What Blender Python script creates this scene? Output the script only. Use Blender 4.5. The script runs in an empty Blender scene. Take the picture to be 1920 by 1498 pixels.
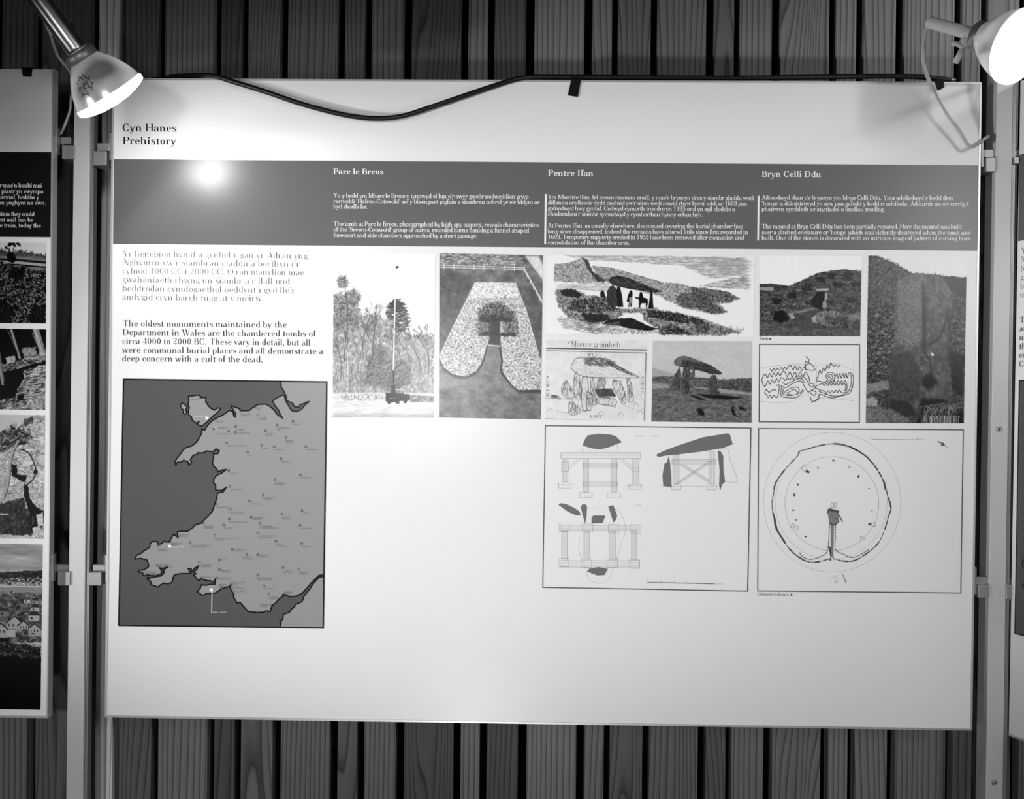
import bpy, bmesh, math, random
import numpy as np
from mathutils import Vector, Matrix

# ------------------------------------------------------------------ camera
F = 2000.0                                   # focal length in pixels of the 1920 x 1498 frame
RX, RY, RZ = 0.0031, 0.0183, 0.0111
CAM = np.array([-0.0152, -2.0031, 0.0108])   # world: X right, Y into the wall, Z up; board face at Y = 0
def _rot():
    c, s = math.cos(RX), math.sin(RX); a = np.array([[1, 0, 0], [0, c, -s], [0, s, c]])
    c, s = math.cos(RY), math.sin(RY); b = np.array([[c, 0, s], [0, 1, 0], [-s, 0, c]])
    c, s = math.cos(RZ), math.sin(RZ); d = np.array([[c, -s, 0], [s, c, 0], [0, 0, 1]])
    return d @ a @ b
RCV = _rot()
TOCV = np.array([[1, 0, 0], [0, 0, -1], [0, 1, 0]], float)     # world -> x right, y down, z forward
M_WC = RCV @ TOCV
def PA(uv, y=0.0):
    """photograph pixels -> world points on the vertical plane Y = y (or one y per point)"""
    uv = np.asarray(uv, float).reshape(-1, 2)
    d = np.stack([(uv[:, 0] - 960) / F, (uv[:, 1] - 749) / F, np.ones(len(uv))], 1) @ M_WC
    t = (np.asarray(y) - CAM[1]) / d[:, 1]
    return CAM + d * t[:, None]
def P(u, v, y=0.0):
    return Vector(PA([(u, v)], y)[0])

sc = bpy.context.scene
cam_d = bpy.data.cameras.new('camera'); cam = bpy.data.objects.new('camera', cam_d)
sc.collection.objects.link(cam); sc.camera = cam
cam_d.sensor_width = 36; cam_d.lens = 36 * F / 1920
R = M_WC.T @ np.diag([1, -1, -1])            # camera axes in world: right, up, backwards
cam.matrix_world = Matrix(((*R[0], CAM[0]), (*R[1], CAM[1]), (*R[2], CAM[2]), (0, 0, 0, 1)))
cam_d.clip_start = 0.05

# ------------------------------------------------------------------ world, lights, exposure
sc.view_settings.view_transform = 'Standard'
try: sc.view_settings.look = 'None'
except Exception: pass
sc.view_settings.exposure = -0.10; sc.view_settings.gamma = 1.0
sc.view_settings.use_curve_mapping = False
w = bpy.data.worlds.new('world'); sc.world = w; w.use_nodes = True
w.node_tree.nodes['Background'].inputs[0].default_value = (1, 1, 1, 1)
w.node_tree.nodes['Background'].inputs[1].default_value = 0.004

LAMP_A_C = P(209, 182, -0.26)                # centre of the left bulb's rim
LAMP_B_C = P(1912, 88, -0.26)
def img_dir(du, dv, away):
    v = Vector((du, away, -dv)); v.normalize(); return v
AX_A = img_dir(0.537 * 0.885, 0.845 * 0.885, 0.465)
AX_B = img_dir(0.50, 0.44, -0.68)

def light(name, kind, loc, aim, energy, **kw):
    d = bpy.data.lights.new(name, kind); d.energy = energy
    for k, v in kw.items(): setattr(d, k, v)
    o = bpy.data.objects.new(name, d); sc.collection.objects.link(o)
    o.location = loc
    o.rotation_euler = (Vector(aim) - Vector(loc)).to_track_quat('-Z', 'Y').to_euler()
    return o
LENS_EMIT = 30.0
def lamp_a(name, e, size, blend): light(name, 'SPOT', LAMP_A_C + AX_A * 0.016, LAMP_A_C + AX_A, e, spot_size=math.radians(size), spot_blend=blend, shadow_soft_size=0.03)
lamp_a('lamp_beam_wide', 3.3, 112, 0.22)
light('copy_light_left', 'SPOT', (-3.3, -2.3, -0.85), (-0.08, 0, 0.02), 620, spot_size=math.radians(24), spot_blend=1.0, shadow_soft_size=0.12)
light('room_wash_light', 'SPOT', (-0.5, -3.4, 0.1), (-0.36, 0, -2.52), 116, spot_size=math.radians(96), spot_blend=0.12, shadow_soft_size=0.12)
light('low_wash_light', 'SPOT', (-0.22, -2.05, -1.30), (-0.34, 0, -0.80), 34, spot_size=math.radians(65), spot_blend=0.3, shadow_soft_size=0.10)
light('copy_light_right', 'SPOT', (2.6, -2.2, -0.75), (0.66, 0, 0.56), 95, spot_size=math.radians(19), spot_blend=1.0, shadow_soft_size=0.25)
light('corner_fill_light', 'SPOT', (1.40, -0.12, 0.86), (0.92, 0.12, 0.70), 28, spot_size=math.radians(54), spot_blend=1.0, shadow_soft_size=0.04)  # unseen fill added to brighten the slats around the right bulb
light('room_tall_light', 'AREA', (1.95, -3.0, 0.78), (0.75, 0, 0.3), 20, shape='RECTANGLE', size=0.16, size_y=0.85)

# ------------------------------------------------------------------ helpers
def lin(v):
    v = np.asarray(v, float) / 255.0
    return np.where(v <= 0.04045, v / 12.92, ((v + 0.055) / 1.055) ** 2.4)
def lin1(v): return float(lin(v))

MATS = {}
def mat(name, grey, rough=0.4, metal=0.0, spec=0.5, emit=0.0, bump=0.0, bscale=200, alpha=1.0, mottle=0.0, mscale=8):
    if name in MATS: return MATS[name]
    m = bpy.data.materials.new(name); m.use_nodes = True; nt = m.node_tree
    b = nt.nodes['Principled BSDF']; g = lin1(grey)
    b.inputs['Base Color'].default_value = (g, g, g, 1)
    b.inputs['Roughness'].default_value = rough; b.inputs['Metallic'].default_value = metal
    b.inputs['Specular IOR Level'].default_value = spec
    tc = nt.nodes.new('ShaderNodeTexCoord')
    if emit:
        b.inputs['Emission Color'].default_value = (1, 1, 1, 1); b.inputs['Emission Strength'].default_value = emit
    if mottle:
        n = nt.nodes.new('ShaderNodeTexNoise'); n.inputs['Scale'].default_value = mscale; n.inputs['Detail'].default_value = 4
        nt.links.new(tc.outputs['Object'], n.inputs['Vector'])
        mr = nt.nodes.new('ShaderNodeMapRange'); mr.inputs[3].default_value = g * (1 - mottle); mr.inputs[4].default_value = g * (1 + mottle)
        nt.links.new(n.outputs['Fac'], mr.inputs[0]); nt.links.new(mr.outputs[0], b.inputs['Base Color'])
    if bump:
        n = nt.nodes.new('ShaderNodeTexNoise'); n.inputs['Scale'].default_value = bscale
        nt.links.new(tc.outputs['Object'], n.inputs['Vector'])
        bp = nt.nodes.new('ShaderNodeBump'); bp.inputs['Strength'].default_value = bump; bp.inputs['Distance'].default_value = 0.0005
        nt.links.new(n.outputs['Fac'], bp.inputs['Height']); nt.links.new(bp.outputs[0], b.inputs['Normal'])
    MATS[name] = m
    return m
GLOSS = 0.265; PSPEC = 0.30
paper = mat('white_laminate', 233, GLOSS, spec=PSPEC, mottle=0.02, mscale=5)
def ink(name, grey): return mat(name, grey, GLOSS, spec=PSPEC)
ink_black = ink('black_ink', 30); ink_title = ink('title_ink', 22); ink_body = ink('body_ink', 58); ink_frame = ink('frame_ink', 84); ink_plan = ink('plan_ink', 112); ink_glare_paled = ink('glare_paled_ink', 84)
ink_grey = ink('grey_ink', 98); ink_sea = ink('sea_ink', 84); ink_land = ink('land_ink', 146); ink_white = ink('white_ink', 236)
ink_mid = ink('mid_ink', 150); ink_line = ink('hairline_ink', 135); ink_dark = ink('dark_band_ink', 22); ink_pale = ink('pale_ink', 205)
def mat_photo():
    m = bpy.data.materials.new('photographic_print'); m.use_nodes = True; nt = m.node_tree
    b = nt.nodes['Principled BSDF']; a = nt.nodes.new('ShaderNodeAttribute'); a.attribute_name = 'tone'
    nt.links.new(a.outputs['Color'], b.inputs['Base Color']); b.inputs['Roughness'].default_value = GLOSS; b.inputs['Specular IOR Level'].default_value = PSPEC
    return m
photo_mat = mat_photo()
metal_m = mat('brushed_aluminium', 158, 0.42, 0.55, bump=0.2, bscale=300, mottle=0.06)
edge_m = mat('aluminium_edging', 205, 0.35, 0.5)
post_m = mat('pale_post_metal', 200, 0.5, 0.2, mottle=0.06, mscale=5)
chrome_m = mat('chromed_tube', 205, 0.3, 1.0)
cable_m = mat('black_rubber', 14, 0.4, spec=0.4)
flex_m = mat('pale_flex', 190, 0.45)
tape_m = mat('black_tape', 8, 0.7, spec=0.2)
backing_m = mat('black_backing', 3, 0.95, spec=0.05)
black_metal = mat('black_metal', 16, 0.4)

def wood_material(name, lo, hi, freq):
    lo *= 0.95; hi *= 0.85
    m = bpy.data.materials.new(name); m.use_nodes = True; nt = m.node_tree; N = nt.nodes; L = nt.links
    b = N['Principled BSDF']; b.inputs['Roughness'].default_value = 0.7; b.inputs['Specular IOR Level'].default_value = 0.15
    tc = N.new('ShaderNodeTexCoord'); oi = N.new('ShaderNodeObjectInfo')
    mp = N.new('ShaderNodeMapping'); mp.inputs['Scale'].default_value = (9, 9, 0.75)
    off = N.new('ShaderNodeVectorMath'); off.operation = 'SCALE'; off.inputs[3].default_value = 37.0
    cmb = N.new('ShaderNodeCombineXYZ')
    for i in (0, 1, 2): L.new(oi.outputs['Random'], cmb.inputs[i])
    L.new(cmb.outputs[0], off.inputs[0])
    add = N.new('ShaderNodeVectorMath'); add.operation = 'ADD'
    L.new(tc.outputs['Object'], mp.inputs[0]); L.new(mp.outputs[0], add.inputs[0]); L.new(off.outputs[0], add.inputs[1])
    n1 = N.new('ShaderNodeTexNoise'); n1.inputs['Scale'].default_value = 1.0; n1.inputs['Detail'].default_value = 1.5
    L.new(add.outputs[0], n1.inputs['Vector'])
    fr = N.new('ShaderNodeMath'); fr.operation = 'MULTIPLY_ADD'; fr.inputs[1].default_value = freq
    sx = N.new('ShaderNodeSeparateXYZ'); L.new(tc.outputs['Object'], sx.inputs[0])
    mx = N.new('ShaderNodeMath'); mx.operation = 'MULTIPLY'; mx.inputs[1].default_value = 90
    L.new(sx.outputs[0], mx.inputs[0]); L.new(n1.outputs['Fac'], fr.inputs[0]); L.new(mx.outputs[0], fr.inputs[2])
    fc = N.new('ShaderNodeMath'); fc.operation = 'FRACT'; L.new(fr.outputs[0], fc.inputs[0])
    rp = N.new('ShaderNodeValToRGB'); e = rp.color_ramp.elements
    e[0].position = 0.0; e[0].color = (0.62, 0.62, 0.62, 1); e[1].position = 1.0; e[1].color = (0.30, 0.30, 0.30, 1)
    x = e.new(0.12); x.color = (1, 1, 1, 1); x = e.new(0.7); x.color = (0.82, 0.82, 0.82, 1)
    L.new(fc.outputs[0], rp.inputs[0])
    mp2 = N.new('ShaderNodeMapping'); mp2.inputs['Scale'].default_value = (700, 700, 9)
    n2 = N.new('ShaderNodeTexNoise'); n2.inputs['Scale'].default_value = 1.0; n2.inputs['Detail'].default_value = 2
    L.new(tc.outputs['Object'], mp2.inputs[0]); L.new(mp2.outputs[0], n2.inputs['Vector'])
    m2 = N.new('ShaderNodeMapRange'); m2.inputs[3].default_value = 0.75; m2.inputs[4].default_value = 1.2
    L.new(n2.outputs['Fac'], m2.inputs[0])
    tone = N.new('ShaderNodeMapRange'); tone.inputs[3].default_value = lo; tone.inputs[4].default_value = hi
    L.new(oi.outputs['Random'], tone.inputs[0])
    a = N.new('ShaderNodeMath'); a.operation = 'MULTIPLY'; L.new(m2.outputs[0], a.inputs[0]); L.new(tone.outputs[0], a.inputs[1])
    c = N.new('ShaderNodeVectorMath'); c.operation = 'SCALE'; L.new(rp.outputs[0], c.inputs[0]); L.new(a.outputs[0], c.inputs[3])
    L.new(c.outputs[0], b.inputs['Base Color'])
    bp = N.new('ShaderNodeBump'); bp.inputs['Strength'].default_value = 0.25; bp.inputs['Distance'].default_value = 0.001
    L.new(n2.outputs['Fac'], bp.inputs['Height']); L.new(bp.outputs[0], b.inputs['Normal'])
    return m
WOOD = [wood_material('stained_softwood_a', 0.10, 0.26, 9), wood_material('stained_softwood_b', 0.09, 0.22, 22), wood_material('stained_softwood_c', 0.12, 0.28, 4), wood_material('lit_softwood', 0.85, 0.95, 6)]  # last tone is brighter: light in the left gap painted into the wood

def link(name, verts, faces, m=None, parent=None, smooth=False):
    me = bpy.data.meshes.new(name); me.from_pydata([tuple(v) for v in verts], [], faces)
    if m: me.materials.append(m)
    if smooth: me.polygons.foreach_set('use_smooth', [True] * len(me.polygons))
    o = bpy.data.objects.new(name, me); sc.collection.objects.link(o)
    if parent: o.parent = parent; o.matrix_parent_inverse = Matrix.Translation(-parent.location)
    return o
def thing(name, label, cat, loc, group=None):
    o = bpy.data.objects.new(name, None); sc.collection.objects.link(o); o.empty_display_size = 0.05
    o.location = loc; o['label'] = label; o['category'] = cat
    if group: o['group'] = group
    return o
def tag(o, label=None, cat=None, group=None, kind=None):
    for k, v in (('label', label), ('category', cat), ('group', group), ('kind', kind)):
        if v: o[k] = v
    return o
def hexa(front, back):
    """8 corners (front quad, back quad, same order) -> box verts and faces"""
    return list(front) + list(back), [(0, 1, 2, 3), (7, 6, 5, 4), (0, 4, 5, 1), (1, 5, 6, 2), (2, 6, 7, 3), (3, 7, 4, 0)]
def slab(name, quad_px, y0, y1, m, parent=None, bevel=0.0):
    """a flat board whose front face is seen at quad_px (BL, BR, TR, TL order not required) on plane y0, straight back to y1"""
    f = [Vector(p) for p in PA(quad_px, y0)]
    bk = [Vector((p.x, y1, p.z)) for p in f]
    v, fc = hexa(f, bk)
    o = link(name, v, fc, m, parent)
    fixn(o)
    if bevel:
        md = o.modifiers.new('bevel', 'BEVEL'); md.width = bevel; md.segments = 2
    return o
def fixn(o):
    bm = bmesh.new(); bm.from_mesh(o.data); bmesh.ops.recalc_face_normals(bm, faces=bm.faces); bm.to_mesh(o.data); bm.free()
def box_px(name, u0, v0, u1, v1, y0, y1, m, parent=None, bevel=0.0):
    return slab(name, [(u0, v1), (u1, v1), (u1, v0), (u0, v0)], y0, y1, m, parent, bevel)
def catmull(pts, n=6):
    pts = [np.array(p, float) for p in pts]
    if len(pts) < 3: return np.array(pts)
    q = [2 * pts[0] - pts[1]] + pts + [2 * pts[-1] - pts[-2]]
    out = []
    for i in range(1, len(q) - 2):
        a, b, c, d = q[i - 1], q[i], q[i + 1], q[i + 2]
        for k in range(n):
            t = k / n
            out.append(0.5 * (2 * b + (c - a) * t + (2 * a - 5 * b + 4 * c - d) * t * t + (3 * b - a - 3 * c + d) * t ** 3))
    out.append(pts[-1])
    return np.array(out)
def tube(name, pts, r, m, parent=None, seg=12, n=6, smooth=True):
    c = catmull(pts, n) if n else np.array([tuple(p) for p in pts], float)
    vs, fs = [], []; up = Vector((0, 0, 1)); prev = None
    for i in range(len(c)):
        t = Vector(c[min(i + 1, len(c) - 1)] - c[max(i - 1, 0)]).normalized()
        a = (prev - t * prev.dot(t)) if prev else t.cross(up if abs(t.z) < 0.9 else Vector((1, 0, 0)))
        a.normalize(); prev = a; b = t.cross(a)
        rr = r[i * (len(r) - 1) // max(1, len(c) - 1)] if isinstance(r, (list, tuple)) else r
        for k in range(seg):
            g = 2 * math.pi * k / seg
            vs.append(Vector(c[i]) + (a * math.cos(g) + b * math.sin(g)) * rr)
    for i in range(len(c) - 1):
        for k in range(seg):
            k2 = (k + 1) % seg
            fs.append((i * seg + k, i * seg + k2, (i + 1) * seg + k2, (i + 1) * seg + k))
    fs.append(tuple(range(seg))[::-1]); fs.append(tuple((len(c) - 1) * seg + k for k in range(seg)))
    return link(name, vs, fs, m, parent, smooth)
def lathe(name, prof, origin, axis, m, parent=None, seg=48):
    """prof: (distance along axis, radius)"""
    ax = Vector(axis).normalized(); a = ax.orthogonal().normalized(); b = ax.cross(a)
    vs, fs = [], []
    for d, r in prof:
        for k in range(seg):
            g = 2 * math.pi * k / seg
            vs.append(Vector(origin) + ax * d + (a * math.cos(g) + b * math.sin(g)) * max(r, 1e-5))
    for i in range(len(prof) - 1):
        for k in range(seg):
            k2 = (k + 1) % seg
            fs.append((i * seg + k, i * seg + k2, (i + 1) * seg + k2, (i + 1) * seg + k))
    return link(name, vs, fs, m, parent, True)

# ------------------------------------------------------------------ slab-serif lettering (own outlines)
def make_font(T=96, t=30, sf=32, o=46):
    G = {}; cur = []
    def rect(x0, y0, x1, y1): cur.append([(x0, y0), (x1, y0), (x1, y1), (x0, y1)])
    def rib(pts, ws, n=3, sm=True):
        p = catmull(pts, n) if sm and len(pts) > 2 else np.array(pts, float)
        k = np.linspace(0, len(ws) - 1, len(p)); wv = np.interp(k, range(len(ws)), ws)
        d = np.gradient(p, axis=0); ln = np.hypot(d[:, 0], d[:, 1]); ln[ln == 0] = 1
        nx, ny = -d[:, 1] / ln, d[:, 0] / ln
        for i in range(len(p) - 1):
            q = []
            for j, s in ((i, 1), (i + 1, 1), (i + 1, -1), (i, -1)):
                q.append((p[j, 0] + s * nx[j] * wv[j] / 2, p[j, 1] + s * ny[j] * wv[j] / 2))
            cur.append(q)
    def arc(cx, cy, rx, ry, a0, a1, TT=None, n=None):
        TT = TT or T; n = n or max(6, int(abs(a1 - a0) / 24)); p = []; wv = []
        for i in range(n + 1):
            a = math.radians(a0 + (a1 - a0) * i / n)
            p.append((cx + (rx - TT / 2) * math.cos(a), cy + (ry - t / 2) * math.sin(a))); wv.append(t + (TT - t) * abs(math.cos(a)) ** 1.5)
        rib(p, wv, sm=False)
    def ball(x, y, r): cur.append([(x + r * math.cos(i * math.pi / 4), y + r * math.sin(i * math.pi / 4)) for i in range(8)])
    def st(x, y0, y1, top='', bot='', TT=None):
        TT = TT or T; rect(x, y0, x + TT, y1)
        if bot: rect(x - (o if bot in 'bl' else 0), y0, x + TT + (o if bot in 'br' else 0), y0 + sf)
        if top: rect(x - (o if top in 'bl' else 0), y1 - sf, x + TT + (o if top in 'br' else 0), y1)
    def dia(x0, y0, x1, y1, wd): cur.append([(x0 - wd / 2, y0), (x0 + wd / 2, y0), (x1 + wd / 2, y1), (x1 - wd / 2, y1)])
    def sv(x, y, l=60, r=60, up=True): rect(x - l, y - (sf if up else 0), x + r, y + (0 if up else sf))
    def G_(ch, adv):
        G[ch] = (adv, [list(q) for q in cur]); cur.clear()
    B = t * 1.7
    # lower case
    def A_():
        rib([(70, 350), (110, 430), (200, 448), (300, 420), (335, 330)], [t, t, t, T * .7, T]); ball(88, 345, B * .8)
        rect(335 - T / 2, 60, 335 + T / 2, 335); rib([(335, 70), (365, 20), (430, 25), (460, 60)], [T * .8, t * 1.3, t, t])
        rib([(325, 275), (200, 245), (100, 190), (82, 115), (115, 40), (190, 14), (270, 40), (330, 110)], [t, t, T * .7, T, T * .9, t, t, t])
    A_(); G_('a', 490)
    A_(); rib([(130, 540), (230, 650), (330, 540)], [t, T * .6, t], sm=False); G_('â', 490)
    st(55, 20, 735, 'l'); arc(270, 230, 200, 240, 140, -150); G_('b', 520)
    arc(250, 230, 205, 240, 42, 320); ball(378, 345, B); G_('c', 455)
    st(345, 0, 735, 'l', 'r'); arc(245, 230, 200, 240, 40, 330); G_('d', 535)
    arc(245, 230, 205, 240, 5, 322); rect(60, 232, 425, 232 + t * 1.1); G_('e', 470)
    st(95, 0, 600, '', 'b'); rib([(143, 590), (165, 690), (230, 722), (300, 700)], [T, T * .8, t, t]); ball(300, 672, B); rect(25, 428, 270, 460); G_('f', 320)
    arc(215, 305, 150, 160, 0, 360, T * .85); rib([(300, 410), (350, 450), (400, 440)], [t, t, t]); ball(405, 425, B * .8)
    rib([(140, 180), (80, 120), (110, 60), (230, 55), (370, 30), (405, -60), (340, -165), (210, -200), (80, -165), (50, -90), (110, -10), (180, 45)], [t, t, T * .6, T * .8, T * .9, T * .8, t, t, t, T * .5, T * .5, t]); G_('g', 460)
    def arch(x0, x1, yt=455):
        rib([(x0, 330), (x0 + 60, 410), (x0 + 140, yt - 12), ((x0 + x1) / 2 + 75, yt - 25), (x1 + T / 2, 340)], [t, t, t * 1.2, T * .8, T])
    st(55, 0, 735, 'l', 'b'); arch(140, 350); st(350, 0, 345, '', 'b'); G_('h', 560)
    st(75, 0, 460, 'l', 'b'); ball(75 + T / 2, 650, T * .62); G_('i', 285)
    st(75, -90, 460, 'l'); ball(75 + T / 2, 650, T * .62); rib([(123, -80), (100, -180), (30, -205), (-30, -180)], [T, T * .7, t, t]); ball(-30, -160, B); G_('j', 275)
    st(55, 0, 735, 'l', 'b'); dia(170, 190, 400, 440, t * 1.3); dia(430, 15, 250, 290, T * 1.1); sv(400, 460); sv(440, 0, 70, 60, False); G_('k', 530)
    st(65, 0, 735, 'l', 'b'); G_('l', 275)
    st(55, 0, 460, 'l', 'b'); arch(140, 335); st(335, 0, 345, '', 'b'); arch(420, 615); st(615, 0, 345, '', 'b'); G_('m', 820)
    st(55, 0, 460, 'l', 'b'); arch(140, 350); st(350, 0, 345, '', 'b'); G_('n', 560)
    arc(245, 230, 210, 240, 0, 360); G_('o', 490)
    st(60, -205, 460, 'l', 'b'); arc(275, 230, 200, 240, 140, -140); G_('p', 525)
    st(345, -205, 460, '', 'b'); arc(245, 230, 200, 240, 40, 320); G_('q', 525)
    st(60, 0, 460, 'l', 'b'); rib([(150, 300), (200, 400), (270, 445), (340, 430)], [t, t, t * 1.2, t]); ball(345, 395, B); G_('r', 405)
    rib([(345, 330), (290, 420), (205, 447), (110, 415), (95, 330), (190, 262), (300, 205), (350, 120), (290, 30), (200, 14), (110, 45), (65, 130)], [t, t, t, T * .7, T * .8, T, T, T * .8, T * .6, t, t, t])
    rect(330, 320, 330 + t, 460); rect(50, 0, 50 + t, 140); G_('s', 415)
    rect(95, 80, 95 + T, 560); rib([(143, 590), (143, 110), (175, 25), (240, 18), (310, 90)], [t, T, T * .8, t, t], sm=True); rect(20, 428, 285, 460); G_('t', 330)
    st(55, 120, 460, 'l'); rib([(103, 140), (130, 40), (210, 15), (290, 40), (350, 130)], [T, T * .8, t, t, t]); st(350, 0, 460, 'l', 'r'); G_('u', 565)
    def V_(x, w_): dia(x + w_ / 2, 0, x + 30, 445, T); dia(x + w_ / 2 + 8, 0, x + w_ - 20, 445, t * 1.2)
    V_(40, 380); sv(70, 460, 65, 75); sv(395, 460, 60, 60); G_('v', 470)
    def W_(): V_(40, 320); V_(320, 330); sv(70, 460, 65, 75); sv(350, 460, 70, 70); sv(625, 460, 55, 60)
    W_(); G_('w', 695)
    W_(); rib([(250, 540), (350, 650), (450, 540)], [t, T * .6, t], sm=False); G_('ŵ', 695)
    dia(390, 15, 90, 445, T * 1.05); dia(90, 15, 370, 445, t * 1.2); sv(95, 460, 60, 60); sv(370, 460, 50, 60); sv(90, 0, 55, 60, False); sv(395, 0, 60, 60, False); G_('x', 490)
    V_(40, 380); sv(70, 460, 65, 75); sv(395, 460, 60, 60); rib([(235, 10), (200, -100), (150, -180), (90, -190)], [t, t, t, t]); ball(85, -165, B); G_('y', 470)
    rect(50, 425, 390, 460); rect(50, 0, 400, 35); dia(110, 10, 335, 450, T * 1.1); rect(50, 340, 75, 450); rect(375, 0, 400, 130); G_('z', 440)
    # capitals
    C = 720
    dia(560, 0, 350, C, T * 1.1); dia(120, 0, 335, C, t * 1.2); rect(180, 210, 500, 245); sv(110, 0, 85, 85, False); sv(570, 0, 95, 90, False); G_('A', 680)
    st(90, 0, C, 'l', 'l'); rib([(150, C - 16), (340, C - 16), (460, 660), (475, 550), (440, 430), (330, 385), (180, 385)], [t, t, T * .6, T, T * .7, t, t]); rib([(180, 385), (360, 380), (500, 320), (530, 200), (480, 60), (350, 16), (150, 16)], [t, t, T * .8, T * 1.1, T * .8, t, t]); G_('B', 630)
    arc(350, 360, 310, 375, 40, 322, T * 1.1); rect(560, 480, 560 + t, 720); rect(570, 60, 570 + t, 200); G_('C', 655)
    st(90, 0, C, 'l', 'l'); rib([(150, C - 16), (340, C - 16), (530, 640), (605, 480), (610, 360), (605, 240), (530, 80), (340, 16), (150, 16)], [t, t, t * 1.5, T * .9, T * 1.15, T * .9, t * 1.5, t, t]); G_('D', 730)
    st(90, 0, C, 'l', 'l'); rect(90, C - sf, 560, C); rect(90, 0, 580, sf); rect(180, 350, 400, 350 + t); rect(535, 530, 560, C); rect(555, 0, 580, 200); rect(380, 270, 405, 450); G_('E', 640)
    st(90, 0, C, 'l', 'b'); rect(90, C - sf, 550, C); rect(180, 350, 400, 350 + t); rect(525, 530, 550, C); rect(380, 270, 405, 450); G_('F', 600)
    arc(350, 360, 310, 375, 40, 320, T * 1.1); rect(560, 480, 560 + t, 720); st(520, 20, 290, 'b'); G_('G', 715)
    st(95, 0, C, 'b', 'b'); st(555, 0, C, 'b', 'b'); rect(180, 345, 560, 345 + t * 1.2); G_('H', 750)
    st(95, 0, C, 'b', 'b'); G_('I', 290 + 45)
    st(270, 150, C, 'b'); rib([(318, 160), (290, 40), (190, 5), (90, 50)], [T, T * .7, t, t]); ball(80, 110, B * 1.2); G_('J', 470)
    st(95, 0, C, 'b', 'b'); dia(190, 290, 520, 700, t * 1.3); dia(570, 10, 300, 430, T * 1.1); sv(530, C, 80, 70); sv(580, 0, 80, 80, False); G_('K', 690)
    st(95, 0, C, 'b', 'l'); rect(95, 0, 560, sf); rect(535, 0, 560, 230); G_('L', 600)
    st(110, 0, C, 'l', 'b', t * 1.3); dia(400, 0, 190, C, T * 1.1); dia(410, 0, 640, C, t * 1.2); st(620, 0, C, 'r', 'b'); G_('M', 820)
    st(110, 0, C, 'l', 'b', t * 1.3); dia(590, 0, 170, C, T * 1.15); st(580, 0, C, 'b', '', t * 1.3); G_('N', 720)
    arc(355, 360, 320, 375, 0, 360, T * 1.15); G_('O', 710)
    st(90, 0, C, 'l', 'b'); rib([(150, C - 16), (370, C - 16), (500, 640), (515, 520), (480, 390), (350, 335), (150, 335)], [t, t, T * .7, T * 1.1, T * .8, t, t]); G_('P', 600)
    arc(355, 360, 320, 375, 0, 360, T * 1.15); rib([(320, 80), (450, -20), (560, -110), (650, -110)], [t, T, T * .7, t]); G_('Q', 710)
    st(90, 0, C, 'l', 'b'); rib([(150, C - 16), (370, C - 16), (490, 640), (505, 540), (470, 420), (350, 370), (150, 370)], [t, t, T * .7, T * 1.05, T * .8, t, t]); rib([(350, 370), (470, 330), (500, 200), (520, 50), (600, 15), (660, 60)], [t, T * .9, T, T * .8, t, t]); G_('R', 670)
    rib([(500, 520), (430, 670), (300, 706), (150, 660), (110, 530), (220, 420), (400, 340), (500, 230), (470, 80), (320, 14), (160, 50), (80, 210)], [t, t, t, T * .8, T, T * 1.1, T * 1.1, T, T * .8, t, t, t]); rect(490, 510, 515, 720); rect(70, 0, 95, 220); G_('S', 580)
    st(295, 0, C, '', 'b'); rect(50, C - sf, 635, C); rect(50, 520, 75, C); rect(610, 520, 635, C); G_('T', 685)
    st(95, 200, C, 'b'); rib([(143, 210), (190, 50), (340, 10), (500, 60), (545, 210)], [T, T * .7, t, t, t]); st(530, 200, C, 'b', '', t * 1.3); G_('U', 690)
    dia(340, 0, 130, C, T * 1.1); dia(350, 0, 550, C, t * 1.2); sv(130, C, 90, 90); sv(555, C, 75, 75); G_('V', 670)
    dia(300, 0, 120, C, T * 1.1); dia(310, 0, 480, C, t * 1.2); dia(650, 0, 470, C, T * 1.1); dia(660, 0, 830, C, t * 1.2); sv(120, C, 90, 90); sv(480, C, 80, 80); sv(830, C, 70, 70); G_('W', 930)
    dia(550, 0, 140, C, T * 1.1); dia(120, 0, 530, C, t * 1.2); sv(140, C, 80, 80); sv(540, C, 70, 70); sv(120, 0, 70, 70, False); sv(555, 0, 80, 80, False); G_('X', 670)
    st(295, 0, 330, '', 'b'); dia(345, 310, 130, C, T * 1.1); dia(345, 310, 540, C, t * 1.2); sv(130, C, 90, 90); sv(550, C, 75, 75); G_('Y', 670)
    rect(70, C - sf, 560, C); rect(60, 0, 580, sf); dia(130, 10, 500, 710, T * 1.2); rect(70, 540, 95, C); rect(555, 0, 580, 200); G_('Z', 620)
    # figures
    arc(270, 350, 215, 360, 0, 360); G_('0', 540)
    st(230, 0, 705, '', 'b'); rib([(230, 690), (180, 610), (110, 590)], [t, t, t]); G_('1', 540)
    rib([(100, 560), (130, 670), (260, 705), (390, 650), (410, 520), (330, 380), (190, 220), (90, 60)], [t, t, t * 1.2, T * .9, T, T * .7, t, t]); rib([(80, 60), (230, 90), (350, 40), (440, 60), (465, 170)], [t, T * .8, T, T * .6, t]); ball(115, 540, B); G_('2', 540)
    rib([(100, 600), (180, 690), (290, 700), (390, 630), (380, 470), (230, 385)], [t, t, t, T, T * .9, t]); rib([(230, 385), (400, 330), (440, 180), (370, 40), (230, 5), (90, 100)], [t, T * .8, T, T * .8, t, t]); ball(110, 570, B); ball(105, 130, B); G_('3', 540)
    rect(320, 0, 320 + T, 705); dia(60, 190, 350, 700, t * 1.2); rect(50, 165, 500, 165 + sf); rect(260, 0, 480, sf); G_('4', 540)
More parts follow.
